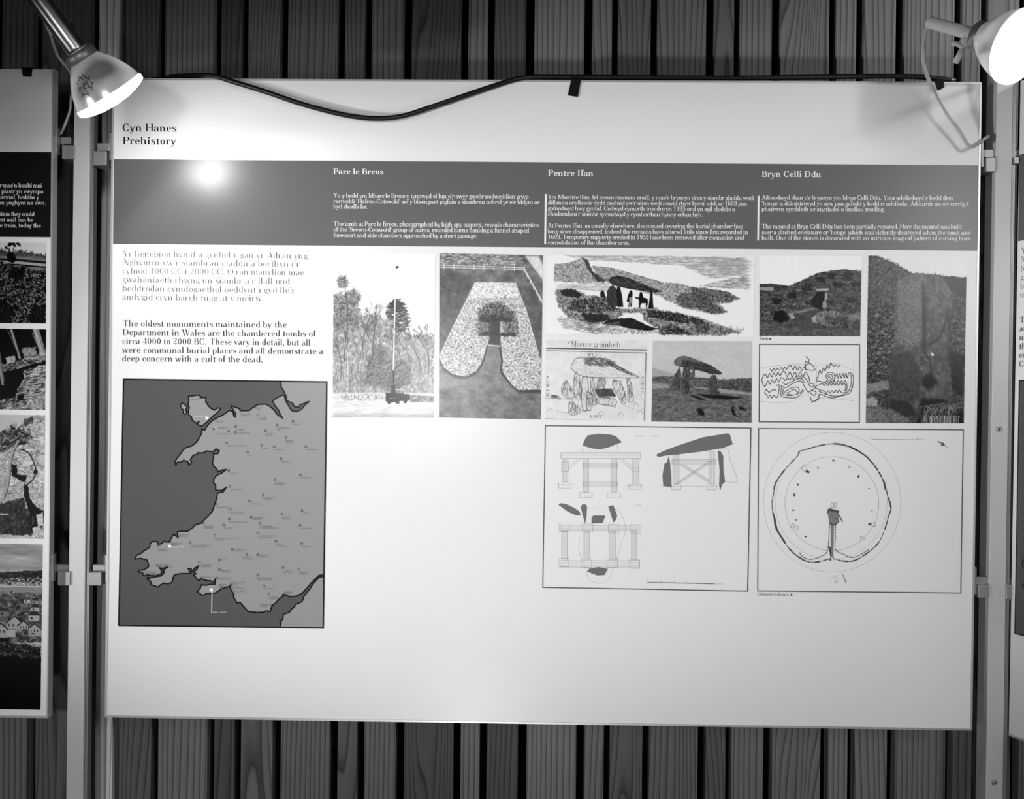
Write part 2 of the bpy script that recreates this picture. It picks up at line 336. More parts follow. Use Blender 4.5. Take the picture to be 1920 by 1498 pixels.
    rect(110, 640, 430, 700); dia(115, 360, 125, 690, t * 1.1); rib([(115, 370), (250, 440), (400, 380), (440, 230), (370, 50), (230, 5), (90, 100)], [t, t, T * .8, T * 1.1, T * .8, t, t]); ball(105, 130, B); G_('5', 540)
    arc(275, 225, 205, 235, 0, 360, T * .9); rib([(420, 620), (330, 700), (210, 650), (110, 500), (90, 330), (90, 225)], [t, t, T * .6, T, T, T * .8]); G_('6', 540)
    rect(80, 640, 460, 700); rect(80, 540, 105, 700); dia(210, 0, 430, 650, T); G_('7', 540)
    arc(270, 525, 170, 180, 0, 360, T * .85); arc(270, 190, 210, 195, 0, 360); G_('8', 540)
    arc(265, 480, 205, 225, 0, 360, T * .9); rib([(120, 80), (210, 5), (330, 60), (430, 210), (450, 380), (450, 480)], [t, t, T * .6, T, T, T * .8]); G_('9', 540)
    ball(110, 50, T * .6); G_('.', 260)
    ball(110, 50, T * .6); rib([(130, 40), (120, -60), (70, -120)], [T * .6, t, t]); G_(',', 260)
    ball(95, 660, T * .55); rib([(115, 650), (110, 570), (70, 510)], [T * .55, t * 1.2, t]); G_("'", 230)
    rect(40, 200, 260, 200 + T * .6); G_('-', 300)
    rib([(230, 740), (120, 560), (90, 300), (120, 40), (230, -140)], [t, T * .7, T, T * .7, t]); G_('(', 300)
    ball(180, 300, 150); G_('•', 400)
    G[' '] = (245, [])
    return G
FONT = make_font(); FONT_B = make_font(128, 44, 42, 50); FONT_T = make_font(80, 16, 20, 40); FONT_M = make_font(112, 26, 28, 42); FONT_H = make_font(128, 42, 38, 50); FONT_P = make_font(102, 40, 38, 46)

class Print:
    """collects flat printed polygons in photograph pixels, all on one plane of a board"""
    def __init__(s): s.v = []; s.f = []
    def poly(s, pts):
        k = len(s.v); s.v.extend([(float(a), float(b)) for a, b in pts]); s.f.append(tuple(range(k, k + len(pts))))
    def text(s, txt, x0, x1, y0, y1, cap, font=None, xs=1.0, widen=0.75):
        """baseline from (x0,y0) to (x1,y1), capitals cap px tall, letter-spaced to end at x1"""
        font = font or FONT; k = cap / 720.0
        glyphs = [font.get(c, font[' ']) for c in txt]
        nat = sum(g[0] for g in glyphs) * k * xs
        if widen and nat < x1 - x0:
            xs *= 1 + widen * min(0.16, (x1 - x0) / nat - 1) ; nat = sum(g[0] for g in glyphs) * k * xs
        tr = (x1 - x0 - nat) / max(1, len(txt) - 1)
        if tr < -0.9: xs *= (x1 - x0) / nat; tr = 0
        x = x0; sl = (y1 - y0) / max(1e-6, x1 - x0)
        for adv, polys in glyphs:
            for q in polys:
                s.poly([(x + a * k * xs, y0 + sl * (x + a * k - x0) - b * k) for a, b in q])
            x += adv * k * xs + tr
    def line(s, pts, wd, closed=False, smooth=0):
        p = catmull(pts, smooth) if smooth else np.array(pts, float)
        if closed: p = np.vstack([p, p[:1]])
        for i in range(len(p) - 1):
            d = p[i + 1] - p[i]; L = np.hypot(*d)
            if L < 1e-6: continue
            d = d / L; n = np.array([-d[1], d[0]]) * wd / 2; e = d * wd * 0.35
            s.poly([p[i] - e + n, p[i + 1] + e + n, p[i + 1] + e - n, p[i] - e - n])
    def dashed(s, pts, wd, on, off):
        p = np.array(pts, float); d = np.hypot(*np.diff(p, axis=0).T); cs = np.concatenate([[0], np.cumsum(d)]); a = 0
        while a < cs[-1]:
            b = min(a + on, cs[-1]); q = [[np.interp(t_, cs, p[:, 0]), np.interp(t_, cs, p[:, 1])] for t_ in (a, (a + b) / 2, b)]
            s.line(q, wd); a += on + off
    def ring(s, cx, cy, r, wd, n=14): s.line([(cx + r * math.cos(i * 2 * math.pi / n), cy + r * math.sin(i * 2 * math.pi / n)) for i in range(n)], wd, True)
    def disc(s, cx, cy, r, n=10): s.poly([(cx + r * math.cos(i * 2 * math.pi / n), cy + r * math.sin(i * 2 * math.pi / n)) for i in range(n)])
    def build(s, name, y, m, parent, label=None, proj=None):
        v = (proj or (lambda a: PA(a, y)))(np.array(s.v))
        for i, f_ in enumerate(s.f): v[list(f_), 1] -= (i % 12) * 4e-6      # overlapping strokes of ink never lie exactly in one plane
        me = bpy.data.meshes.new(name)
        me.from_pydata(v.tolist(), [], s.f); me.materials.append(m)
        # every face turned to the viewer
        no = np.zeros(len(me.polygons) * 3); me.polygons.foreach_get('normal', no); ny = no.reshape(-1, 3)[:, 1]
        if (ny > 0).any():
            f2 = [f[::-1] if ny[i] > 0 else f for i, f in enumerate(s.f)]
            me.clear_geometry(); me.from_pydata(v.tolist(), [], f2)
        o = bpy.data.objects.new(name, me); sc.collection.objects.link(o)
        o.parent = parent; 
        top = parent
        while top.parent: top = top.parent
        o.matrix_parent_inverse = Matrix.Translation(-top.location) if parent.parent is None else Matrix.Identity(4)
        if label: o['label'] = label
        return o
def zoomer(x0, y0, s):
    return lambda pts: [(x0 + a / s, y0 + b / s) for a, b in pts]
# ------------------------------------------------------------------ photographic prints: tones drawn in numpy, carried by the vertices
rng = np.random.RandomState(7)
def vnoise(shape, cy, cx, r=None):
    r = r or rng; h, w_ = shape; ny, nx = max(2, int(h / cy) + 3), max(2, int(w_ / cx) + 3)
    g = r.rand(ny, nx); y = np.arange(h) / cy; x = np.arange(w_) / cx
    yi = y.astype(int); xi = x.astype(int); fy = y - yi; fx = x - xi
    fy = fy * fy * (3 - 2 * fy); fx = fx * fx * (3 - 2 * fx)
    a = g[yi][:, xi]; b = g[yi][:, xi + 1]; c = g[yi + 1][:, xi]; d = g[yi + 1][:, xi + 1]
    return (a * (1 - fx) + b * fx) * (1 - fy)[:, None] + (c * (1 - fx) + d * fx) * fy[:, None]
def fbm(shape, cy, cx, octv=4, gain=0.6):
    s = 0; a = 1; t_ = 0
    for i in range(octv):
        s = s + a * vnoise(shape, max(cy, 1.0), max(cx, 1.0)); t_ += a; a *= gain; cy /= 2; cx /= 2
    return (s / t_ - 0.5) * 2
class Canvas:
    """x0..y1: the print's corners in the coordinates its strokes are written in"""
    def __init__(s, x0, y0, x1, y1, wpx, hpx, base=235, res=2.4):
        s.x0, s.y0, s.x1, s.y1 = x0, y0, x1, y1
        s.w = int(wpx * res); s.h = int(hpx * res); s.k = s.w / (x1 - x0)
        s.ky = s.h / (y1 - y0); s.a = np.full((s.h, s.w), float(base)); s.res = res
    def X(s, x): return (np.asarray(x, float) - s.x0) * s.k
    def Y(s, y): return (np.asarray(y, float) - s.y0) * s.ky
    def mask(s, pts):
        p = np.array(pts, float); px = s.X(p[:, 0]); py = s.Y(p[:, 1]); m = np.zeros((s.h, s.w), bool); cols = np.arange(s.w) + 0.5
        for i in range(len(p)):
            xa, ya, xb, yb = px[i], py[i], px[(i + 1) % len(p)], py[(i + 1) % len(p)]
            if ya > yb: xa, ya, xb, yb = xb, yb, xa, ya
            r0, r1 = max(0, int(math.ceil(ya - 0.5))), min(s.h, int(math.ceil(yb - 0.5)))
            if r1 <= r0: continue
            rows = np.arange(r0, r1); xi = xa + (rows + 0.5 - ya) * (xb - xa) / (yb - ya)
            m[r0:r1] ^= cols[None] > xi[:, None]
        return m
    def rough(s, pts, amp, step=14):
        """the outline of pts made ragged"""
        p = np.array(list(pts) + [pts[0]], float); out = []
        for i in range(len(p) - 1):
            n = max(1, int(np.hypot(*(p[i + 1] - p[i])) / step))
            for k in range(n): out.append(p[i] + (p[i + 1] - p[i]) * k / n + rng.uniform(-amp, amp, 2))
        return out
    def fill(s, pts, v, amp=0, cell=(10, 10), octv=4, contrast=None, soft=0, alpha=1.0):
        m = s.mask(pts).astype(float)
        if soft: m = blur(m, soft)
        t_ = v + (amp * fbm((s.h, s.w), cell[1] * s.k, cell[0] * s.k, octv) * 1.6 if amp else 0)
        s.a = s.a * (1 - m * alpha) + np.clip(t_, 0, 250) * m * alpha
        return m
    def strokes(s, pts, n, ln, ang, spread, wd, v0, v1, alpha=1.0, curve=0.0):
        """n short strokes (grass, twigs, hatching) inside pts; lengths in drawing units, ang in degrees"""
        m = s.mask(pts); ys, xs = np.nonzero(m)
        if len(ys) == 0: return
        ii = rng.randint(0, len(ys), n); w_ = max(0.5, wd * s.k / 2)
        for i in ii:
            x, y = xs[i], ys[i]; a = math.radians(ang + rng.uniform(-spread, spread)); L = ln * s.k * rng.uniform(0.4, 1.3); v = rng.uniform(v0, v1); cv = rng.uniform(-curve, curve)
            s.seg([(x, y), (x + L / 2 * math.cos(a), y - L / 2 * math.sin(a)), (x + L * math.cos(a + cv), y - L * math.sin(a + cv))], w_, v, alpha)
    def seg(s, q, hw, v, alpha=1.0):
        for (xa, ya), (xb, yb) in zip(q[:-1], q[1:]):
            i0, i1 = int(max(0, min(xa, xb) - hw - 1)), int(min(s.w, max(xa, xb) + hw + 2)); j0, j1 = int(max(0, min(ya, yb) - hw - 1)), int(min(s.h, max(ya, yb) + hw + 2))
            if i1 <= i0 or j1 <= j0: continue
            X_, Y_ = np.meshgrid(np.arange(i0, i1), np.arange(j0, j1)); dx, dy = xb - xa, yb - ya; L2 = dx * dx + dy * dy + 1e-6
            t_ = np.clip(((X_ - xa) * dx + (Y_ - ya) * dy) / L2, 0, 1); d = np.hypot(X_ - xa - t_ * dx, Y_ - ya - t_ * dy)
            c = np.clip(hw + 0.5 - d, 0, 1) * alpha; b = s.a[j0:j1, i0:i1]; b += (v - b) * c
    def line(s, pts, wd, v, alpha=1.0, smooth=0):
        p = catmull(pts, smooth) if smooth else np.array(pts, float)
        s.seg(list(zip(s.X(p[:, 0]), s.Y(p[:, 1]))), max(0.45, wd * s.k / 2), v, alpha)
    def tree(s, x, y, L, ang, wd, v, depth, spread=28, alpha=0.9):
        a = math.radians(ang); x2, y2 = x + L * math.cos(a), y - L * math.sin(a)
        s.line([(x, y), (x2, y2)], wd, v, alpha)
        if depth:
            for k in range(2 if depth > 2 else 3):
                s.tree(x2, y2, L * rng.uniform(0.6, 0.85), ang + rng.uniform(-spread, spread), wd * 0.65, v, depth - 1, spread, alpha)
    def grain(s, amp): s.a += amp * rng.randn(s.h // 2 + 1, s.w // 2 + 1).repeat(2, 0).repeat(2, 1)[:s.h, :s.w]
    def build(s, name, quad_px, parent, y=-0.0005, label=None, proj=None):
        """quad_px: TL, TR, BR, BL of the print in the photograph"""
        h2, w2 = s.h // 2, s.w // 2; s.a = 132 + (s.a - 132) * 1.22 - 9; a = np.clip(s.a[:h2 * 2, :w2 * 2], 2, 246).reshape(h2, 2, w2, 2).mean((1, 3))
        tl, tr, br, bl = [np.array(q, float) for q in quad_px]
        U, V = np.meshgrid((np.arange(w2)) / (w2 - 1), (np.arange(h2)) / (h2 - 1)); U = U.ravel()[:, None]; V = V.ravel()[:, None]
        uv = (tl * (1 - U) + tr * U) * (1 - V) + (bl * (1 - U) + br * U) * V
        co = (proj or (lambda q: PA(q, y)))(uv)
        i = np.arange((h2 - 1) * (w2 - 1)); r, c = i // (w2 - 1), i % (w2 - 1); k = r * w2 + c
        f = np.stack([k, k + w2, k + w2 + 1, k + 1], 1).astype(np.int32)
        me = bpy.data.meshes.new(name); me.vertices.add(len(co)); me.vertices.foreach_set('co', co.astype(np.float32).ravel())
        me.loops.add(f.size); me.loops.foreach_set('vertex_index', f.ravel()); me.polygons.add(len(f)); me.polygons.foreach_set('loop_start', np.arange(0, f.size, 4, dtype=np.int32))
        me.update(calc_edges=True)
        at = me.color_attributes.new('tone', 'FLOAT_COLOR', 'POINT'); g = lin(a).ravel(); col = np.ones((len(co), 4), np.float32); col[:, 0] = col[:, 1] = col[:, 2] = g
        at.data.foreach_set('color', col.ravel()); me.materials.append(photo_mat)
        o = bpy.data.objects.new(name, me); sc.collection.objects.link(o); o.parent = parent; o.matrix_parent_inverse = Matrix.Translation(-parent.location)
        if label: o['label'] = label
        return o
def blur(a, r):
    r = max(1, int(r))
    for ax in (0, 1):
        for _ in range(2):
            p = np.pad(a, [(r, r) if i == ax else (0, 0) for i in (0, 1)], mode='edge'); c = np.cumsum(p, axis=ax)
            c = np.insert(c, 0, 0, axis=ax); n = 2 * r + 1
            a = (np.take(c, range(n, c.shape[ax]), ax) - np.take(c, range(0, c.shape[ax] - n), ax)) / n
    return a
def quad(z, pts): return z(pts)

Z7 = zoomer(610, 460, 4.405)
def photo_mast():
    c = Canvas(66, 65, 900, 1422, 190, 310, 236)
    wood_poly = [(60, 560), (150, 560), (300, 580), (420, 570), (500, 600), (640, 690), (720, 740), (900, 740), (900, 1290), (60, 1290)]
    c.fill(c.rough(wood_poly, 16), 150, 60, (16, 22), 5, alpha=0.8)
    c.strokes(wood_poly, 2600, 60, 90, 50, 2.5, 60, 235, 0.6, 0.5)
    for x, y, L in ((60, 900, 90), (130, 1100, 110), (260, 1080, 150), (330, 1000, 130), (400, 980, 150), (450, 1000, 110), (700, 1080, 120), (790, 1060, 130), (850, 1050, 120), (560, 1000, 110), (160, 960, 120), (640, 1050, 120)):
        c.tree(x, y, L, 90 + rng.uniform(-12, 12), 7, rng.uniform(60, 110), 5, 26, 0.75)
    # tall trees on the left
    for x, y, rx, ry, n in ((140, 310, 45, 50, 350), (225, 430, 62, 60, 500), (120, 480, 70, 90, 700), (200, 560, 90, 110, 900), (110, 640, 60, 60, 400)):
        e = [(x + rx * math.cos(a), y + ry * math.sin(a)) for a in np.linspace(0, 6.28, 14)]
        c.fill(c.rough(e, 18), 130, 70, (12, 12), alpha=0.55, soft=2); c.strokes(e, n // 2, 22, 30, 90, 3, 60, 190, 0.8)
    c.line([(158, 260), (165, 380), (182, 500), (186, 1180)], 7, 90, 0.8)
    # fir with the mast
    fir = [(575, 432), (630, 480), (660, 560), (680, 610), (660, 700), (560, 720), (520, 620), (490, 560), (505, 500)]
    c.fill(c.rough(fir, 12), 165, 60, (14, 10), alpha=0.7); c.fill(c.rough([(575, 435), (622, 480), (625, 510), (520, 515), (530, 475)], 8), 55, 20, (8, 8), soft=1)
    c.strokes(fir, 330, 34, 0, 30, 5, 40, 110, 0.85)
    bush = [(360, 900), (450, 830), (560, 960), (690, 940), (700, 1120), (560, 1220), (320, 1140)]
    c.fill(c.rough(bush, 24), 95, 45, (14, 16), alpha=0.6, soft=5); c.strokes(bush, 500, 60, 35, 40, 2.5, 40, 200, 0.7, 0.4)
    c.fill([(60, 1215), (900, 1215), (900, 1430), (60, 1430)], 215, 14, (60, 10), alpha=0.9, soft=4)
    c.strokes([(60, 1290), (900, 1290), (900, 1425), (60, 1425)], 350, 50, 0, 8, 3, 165, 235, 0.5)
    c.fill([(60, 1385), (900, 1390), (900, 1430), (60, 1430)], 178, 28, (50, 8), alpha=0.7, soft=3)
    for x in range(145, 500, 44): c.line([(x, 1240), (x, 1285)], 4, 245)
    for y in (1246, 1266): c.line([(140, y), (500, y - 4)], 4, 245)
    c.strokes([(140, 1240), (500, 1235), (500, 1280), (140, 1285)], 130, 14, 90, 20, 4, 70, 160, 0.7)
    c.fill(c.rough([(700, 1230), (900, 1240), (900, 1290), (700, 1290)], 6), 140, 60, (14, 6))
    c.line([(572, 440), (566, 760), (562, 1035)], 9, 243); c.line([(563, 1035), (566, 1180)], 12, 35); c.line([(186, 880), (190, 1190)], 5, 225)
    # parked off-road vehicle
    c.fill([(502, 1215), (545, 1215), (548, 1150), (580, 1150), (582, 1190), (640, 1190), (655, 1225), (700, 1228), (700, 1272), (680, 1280), (672, 1302), (655, 1302), (648, 1282), (620, 1284), (612, 1306), (590, 1306), (582, 1292), (548, 1296), (540, 1308), (520, 1306), (515, 1290), (502, 1285)], 32, 12, (10, 8))
    c.fill([(586, 1198), (640, 1198), (648, 1222), (590, 1220)], 150, 30, (10, 6)); c.line([(580, 1190), (645, 1192)], 5, 225); c.line([(530, 1262), (585, 1262)], 4, 170)
    c.line([(640, 1240), (700, 1200)], 3, 120); c.line([(610, 1196), (612, 1220)], 3, 60)
    c.fill([(572, 178), (596, 168), (600, 184), (576, 193)], 35)
    c.grain(5); return c
def photo_cairn():
    c = Canvas(942, 70, 1790, 1430, 192, 310, 120)
    al = [(900, 30), (1850, 30), (1850, 1480), (900, 1480)]
    c.fill(al, 122, 26, (70, 50), 5); c.strokes(al, 2600, 14, 20, 70, 3, 70, 190, 0.45)
    c.strokes([(940, 70), (1600, 80), (1600, 160), (940, 160)], 260, 26, 5, 25, 4, 180, 225, 0.7)
    c.fill([(1040, 200), (1250, 290), (1100, 620), (1000, 860), (940, 900), (940, 200)], 92, 26, (40, 40), alpha=0.7, soft=16)
    c.fill([(1580, 290), (1700, 330), (1800, 500), (1800, 900), (1760, 860), (1640, 440)], 88, 24, (40, 40), alpha=0.7, soft=14)
    c.fill([(1640, 80), (1750, 80), (1800, 170), (1800, 290)], 212, 12, (20, 20), soft=3); c.fill([(1765, 80), (1800, 80), (1800, 120)], 110)
    body = [(1235, 305), (1565, 305), (1590, 360), (1660, 540), (1720, 740), (1760, 880), (1790, 950), (1790, 1182), (1600, 1188), (1540, 1140), (1480, 1060), (1455, 980), (1462, 880), (1445, 740), (1440, 600), (1370, 600), (1360, 760), (1330, 850), (1300, 960), (1250, 1040), (1160, 1085), (1060, 1070), (980, 1010), (945, 930), (1000, 800), (1100, 590), (1180, 430)]
    sh = [(x + 4, y + 26) for x, y in body]; c.fill(sh, 50, 14, (10, 10), alpha=0.9, soft=5)
    c.fill(body, 205, 40, (6, 6), 3); c.strokes(body, 6500, 8, 20, 90, 4, 120, 252, 0.75); c.strokes(body, 2300, 6, 20, 90, 4, 40, 110, 0.75); c.strokes([(1240, 310), (1560, 310), (1600, 420), (1180, 440)], 900, 8, 20, 90, 5, 220, 252, 0.7)
    pile = [(1330, 480), (1440, 465), (1560, 540), (1580, 620), (1600, 740), (1480, 745), (1450, 600), (1360, 590), (1350, 740), (1260, 745), (1260, 560)]
    c.fill(c.rough(pile, 14), 90, 60, (12, 12), alpha=0.4, soft=10); c.strokes(pile, 1500, 9, 20, 90, 5, 15, 190, 0.75); c.strokes([(1330, 500), (1440, 485), (1540, 550), (1550, 600), (1270, 600)], 320, 9, 20, 90, 5, 15, 110, 0.6)
    c.fill([(1360, 590), (1442, 590), (1446, 820), (1358, 820)], 62, 10, (20, 40), soft=3)
    for q in ([(1275, 590), (1400, 575), (1545, 604), (1540, 626), (1430, 622), (1330, 640), (1280, 628)], [(1272, 738), (1290, 722), (1370, 705), (1450, 718), (1570, 722), (1575, 742), (1440, 752), (1350, 742), (1290, 748)]): c.fill(c.rough(q, 9, 9), 30, 22, (9, 9), soft=1); c.strokes(q, 60, 8, 20, 90, 5, 20, 150, 0.6)
    c.fill([(1360, 825), (1435, 825), (1460, 940), (1455, 1040), (1540, 1145), (1440, 1110), (1340, 1065), (1250, 1075), (1310, 960), (1330, 870)], 128, 14, (30, 30), soft=3)
    c.line([(1440, 840), (1462, 950), (1455, 1040), (1530, 1140)], 16, 48, 0.8, 4); c.line([(1335, 855), (1300, 970), (1245, 1050), (1150, 1095), (1060, 1080), (975, 1025)], 15, 62, 0.8, 4)
    c.line([(1345, 820), (1440, 830)], 7, 215)
    edge = [(945, 930), (1000, 800), (1100, 590), (1235, 305), (1565, 305), (1660, 540), (1760, 880)]; c.line(edge, 6, 228, 0.7)
    for a, b in (((945, 168), (1632, 178)), ((945, 186), (1632, 192)), ((1632, 176), (1790, 455)), ((1640, 200), (1790, 470))): c.line([a, b], 5, 236, 0.9)
    for x in range(980, 1640, 82): c.line([(x, 158), (x, 204)], 5, 236, 0.9)
    for k in range(1, 6): c.line([(1632 + 27 * k, 170 + 48 * k), (1634 + 27 * k, 208 + 48 * k)], 4, 230)
    c.fill([(940, 1050), (1130, 1110), (1240, 1090), (1300, 1130), (940, 1200)], 170, 22, (30, 12), alpha=0.5, soft=12)
    c.grain(5); return c
Z8 = zoomer(1010, 460, 4.405)
def photo_engraving():
    c = Canvas(66, 80, 1782, 746, 388, 151, 228)
    sky = [(180, 85), (1100, 85), (1690, 95), (1690, 240), (1400, 270), (1150, 160), (900, 150), (600, 130), (420, 130)]
    c.strokes(sky, 1500, 60, -3, 7, 1.8, 110, 205, 0.65); c.strokes(sky, 260, 40, 10, 14, 2.2, 90, 170, 0.6); c.strokes([(1350, 95), (1700, 110), (1700, 230), (1480, 250)], 350, 60, 12, 10, 1.6, 120, 190, 0.6)
    ridge = [(440, 175), (620, 190), (800, 245), (1000, 300), (1200, 320), (1400, 400), (1560, 545), (1480, 560), (1200, 520), (1000, 420), (850, 380), (600, 320), (520, 290)]
    c.fill(c.rough(ridge, 8), 150, 50, (12, 8), alpha=0.7, soft=1); c.strokes(ridge, 2100, 16, -25, 40, 2.6, 35, 215, 0.75)
    hill = [(130, 160), (260, 150), (365, 105), (400, 125), (440, 210), (570, 300), (480, 320), (130, 300)]
    c.fill(c.rough(hill, 5), 170, 45, (14, 10), alpha=0.7, soft=1); c.strokes(hill, 1500, 14, -50, 50, 2.6, 50, 215, 0.75); c.line([(130, 165), (240, 150), (300, 130), (365, 105), (400, 125), (440, 200)], 3, 70, 0.8); c.line([(440, 176), (540, 180), (640, 195), (800, 245), (1000, 300)], 3, 80, 0.8)
    c.fill(c.rough([(362, 105), (402, 125), (450, 225), (560, 290), (540, 315), (470, 290), (400, 190)], 6), 70, 40, (9, 9), alpha=0.85, soft=1)
    c.strokes([(1300, 340), (1480, 290), (1710, 245), (1715, 360), (1500, 350)], 450, 40, 10, 12, 2, 90, 180, 0.7)
    for q in ([(1260, 340), (1420, 355), (1560, 380), (1660, 430), (1560, 470), (1400, 470), (1270, 400)], [(1180, 400), (1270, 385), (1400, 460), (1560, 545), (1450, 565), (1300, 520), (1180, 500), (1120, 440)]):
        c.fill(c.rough(q, 9), 95, 50, (9, 9), alpha=0.8, soft=1); c.strokes(q, 500, 16, -30, 60, 3, 25, 160, 0.8)
    c.fill([(140, 330), (560, 300), (560, 400), (340, 380), (140, 370)], 222, 8, (30, 6), alpha=0.5); c.strokes([(140, 330), (570, 310), (560, 380), (140, 370)], 160, 60, 0, 4, 2, 130, 190, 0.7)
    fg = [(140, 380), (240, 370), (350, 390), (420, 420), (560, 430), (640, 520), (700, 530), (960, 520), (1200, 570), (1400, 620), (1660, 715), (1500, 740), (1280, 740), (1000, 690), (880, 630), (860, 560), (700, 560), (620, 640), (420, 660), (250, 600), (170, 520)]
    c.fill(c.rough(fg, 14), 125, 75, (16, 9), alpha=0.75, soft=1); c.strokes(fg, 5200, 10, 50, 80, 3, 8, 225, 0.85)
    for q in ([(180, 385), (240, 372), (300, 380), (350, 420), (330, 440), (200, 420)], [(250, 470), (560, 430), (660, 530), (560, 560), (350, 560), (240, 540)], [(350, 570), (560, 580), (600, 620), (420, 650)], [(900, 540), (1150, 560), (1350, 620), (1380, 650), (1150, 640), (900, 590)]):
        c.strokes(q, 700, 15, 60, 90, 3.5, 10, 80, 0.9)
    c.strokes([(140, 600), (420, 640), (640, 660), (420, 735), (200, 690)], 420, 40, 5, 20, 2, 80, 190, 0.8)
    c.strokes([(420, 690), (1000, 700), (1700, 690), (1650, 735), (1280, 742), (430, 740)], 620, 34, 70, 50, 2.4, 60, 190, 0.8)
    c.strokes([(1000, 690), (1100, 660), (1190, 700), (1280, 740), (1000, 742)], 420, 20, 60, 80, 3.5, 20, 120, 0.9); c.strokes([(1290, 640), (1400, 660), (1400, 730), (1300, 720)], 260, 24, 80, 60, 3, 30, 150, 0.9)
    c.fill(c.rough([(535, 655), (570, 625), (640, 606), (770, 600), (860, 640), (920, 670), (1000, 690), (900, 706), (760, 690), (660, 668)], 4), 48, 16, (18, 8)); c.fill([(560, 650), (680, 625), (670, 655), (570, 668)], 105, 20, (10, 5), alpha=0.7)
    stone = [(582, 290), (600, 265), (660, 256), (740, 272), (830, 310), (930, 350), (1015, 380), (960, 384), (860, 372), (740, 355), (640, 335), (598, 318)]
    c.fill(c.rough(stone, 3), 58, 22, (22, 7)); c.strokes(stone, 170, 34, -22, 8, 3, 90, 130, 0.5); c.line(stone + stone[:1], 5, 22)
    for q, v in (([(566, 380), (590, 345), (615, 332), (650, 370), (665, 500), (620, 510), (570, 440)], 74), ([(650, 345), (670, 345), (690, 420), (700, 508), (660, 510), (645, 400)], 44), ([(925, 378), (938, 378), (948, 520), (908, 520)], 42), ([(510, 395), (525, 374), (542, 385), (552, 434), (515, 428)], 50)):
        c.fill(c.rough(q, 3), v, 16, (8, 16)); c.line(q + q[:1], 3, 25)
    # two riders under the stone
    c.fill([(740, 410), (758, 372), (770, 372), (778, 395), (775, 440), (770, 510), (760, 512), (758, 470), (750, 512), (742, 512), (748, 470), (728, 470)], 35); c.fill([(750, 430), (775, 430), (775, 480), (752, 480)], 150)
    c.fill([(800, 425), (830, 430), (835, 395), (845, 380), (858, 395), (865, 430), (900, 440), (906, 470), (896, 520), (888, 520), (886, 478), (850, 480), (838, 518), (830, 518), (832, 465), (822, 440), (800, 440)], 28)
    c.line([(66, 743), (1782, 747)], 2.5, 190); c.line([(70, 82), (1782, 90)], 2, 208); c.line([(1779, 88), (1779, 746)], 2, 205)
    c.grain(3); return c
def photo_old_drawing():
    c = Canvas(55, 785, 890, 1442, 190, 149, 222)
    c.fill([(0, 700), (900, 700), (900, 1500), (0, 1500)], 216, 7, (60, 60)); L = lambda p, wd=3.2, v=80, sm=4: c.line(p, wd, v, 0.9, sm)
    L([(62, 855), (888, 860)], 8, 45, 0); L([(62, 876), (885, 884)], 4, 45, 0); L([(882, 884), (874, 1446)], 5, 55, 0); L([(55, 1436), (885, 1446)], 5, 55, 0)
    cap = [(265, 1000), (300, 940), (350, 930), (450, 930), (550, 935), (620, 970), (700, 1020), (825, 1082), (700, 1090), (500, 1090), (390, 1085), (330, 1070), (280, 1030)]
    c.fill(cap, 214, 6, (20, 20)); L(cap + cap[:1], 4, 60, 2); c.strokes([(370, 940), (550, 935), (620, 975), (560, 1000), (420, 1000), (380, 990)], 260, 30, 20, 30, 3, 60, 130, 0.8)
    c.strokes([(550, 940), (700, 1015), (800, 1078), (700, 1040), (560, 980)], 120, 36, -28, 8, 3, 60, 130, 0.8); L([(365, 940), (385, 1000), (392, 1085)], 3, 120); c.strokes(cap, 140, 40, -5, 20, 2, 130, 185, 0.6)
    for q, v in (([(300, 1060), (330, 1070), (350, 1180), (350, 1275), (310, 1260), (285, 1150)], 1), ([(360, 1090), (400, 1090), (412, 1180), (408, 1350), (365, 1355), (355, 1200)], 0), ([(425, 1095), (450, 1100), (468, 1200), (480, 1300), (450, 1310), (430, 1200)], 1), ([(488, 1100), (550, 1105), (545, 1170), (500, 1250), (478, 1200)], 1), ([(610, 1115), (660, 1115), (700, 1180), (725, 1270), (690, 1305), (640, 1200), (612, 1160)], 1), ([(725, 1095), (748, 1095), (765, 1170), (785, 1275), (740, 1280), (735, 1180)], 1), ([(190, 1180), (205, 1140), (235, 1130), (280, 1200), (300, 1255), (240, 1262), (195, 1230)], 1), ([(250, 1380), (252, 1310), (275, 1297), (350, 1360), (320, 1395), (270, 1400)], 1), ([(485, 1260), (560, 1255), (640, 1270), (635, 1315), (560, 1312), (480, 1300)], 0), ([(470, 1190), (600, 1180), (640, 1240), (500, 1250)], 2), ([(395, 1210), (440, 1230), (445, 1330), (400, 1355)], 1)):
        c.fill(q, 205 if v < 2 else 90, 14, (10, 16)); L(q + q[:1], 3.4, 70, 2)
        c.strokes(q, 36 if v == 1 else 10, 30, 80, 18, 3, 50, 140, 0.75)
    c.strokes([(100, 1230), (170, 1250), (165, 1270), (100, 1262)], 40, 24, -10, 20, 3, 60, 130, 0.8)
    L([(60, 1262), (200, 1268), (330, 1280)], 2.5, 120); L([(480, 1302), (560, 1318), (640, 1330)], 3, 80); L([(360, 1365), (440, 1360)], 4, 80); L([(700, 1310), (800, 1350), (870, 1340)], 2, 150); L([(150, 1370), (240, 1385)], 2.5, 120)
    for x, y in ((100, 1365), (520, 1382), (685, 1390), (805, 1308), (830, 1240), (840, 1370)): L([(x - 22, y + 14), (x - 14, y - 12), (x + 8, y - 12), (x + 20, y + 14)], 2.5, 120)
    c.grain(4); return c
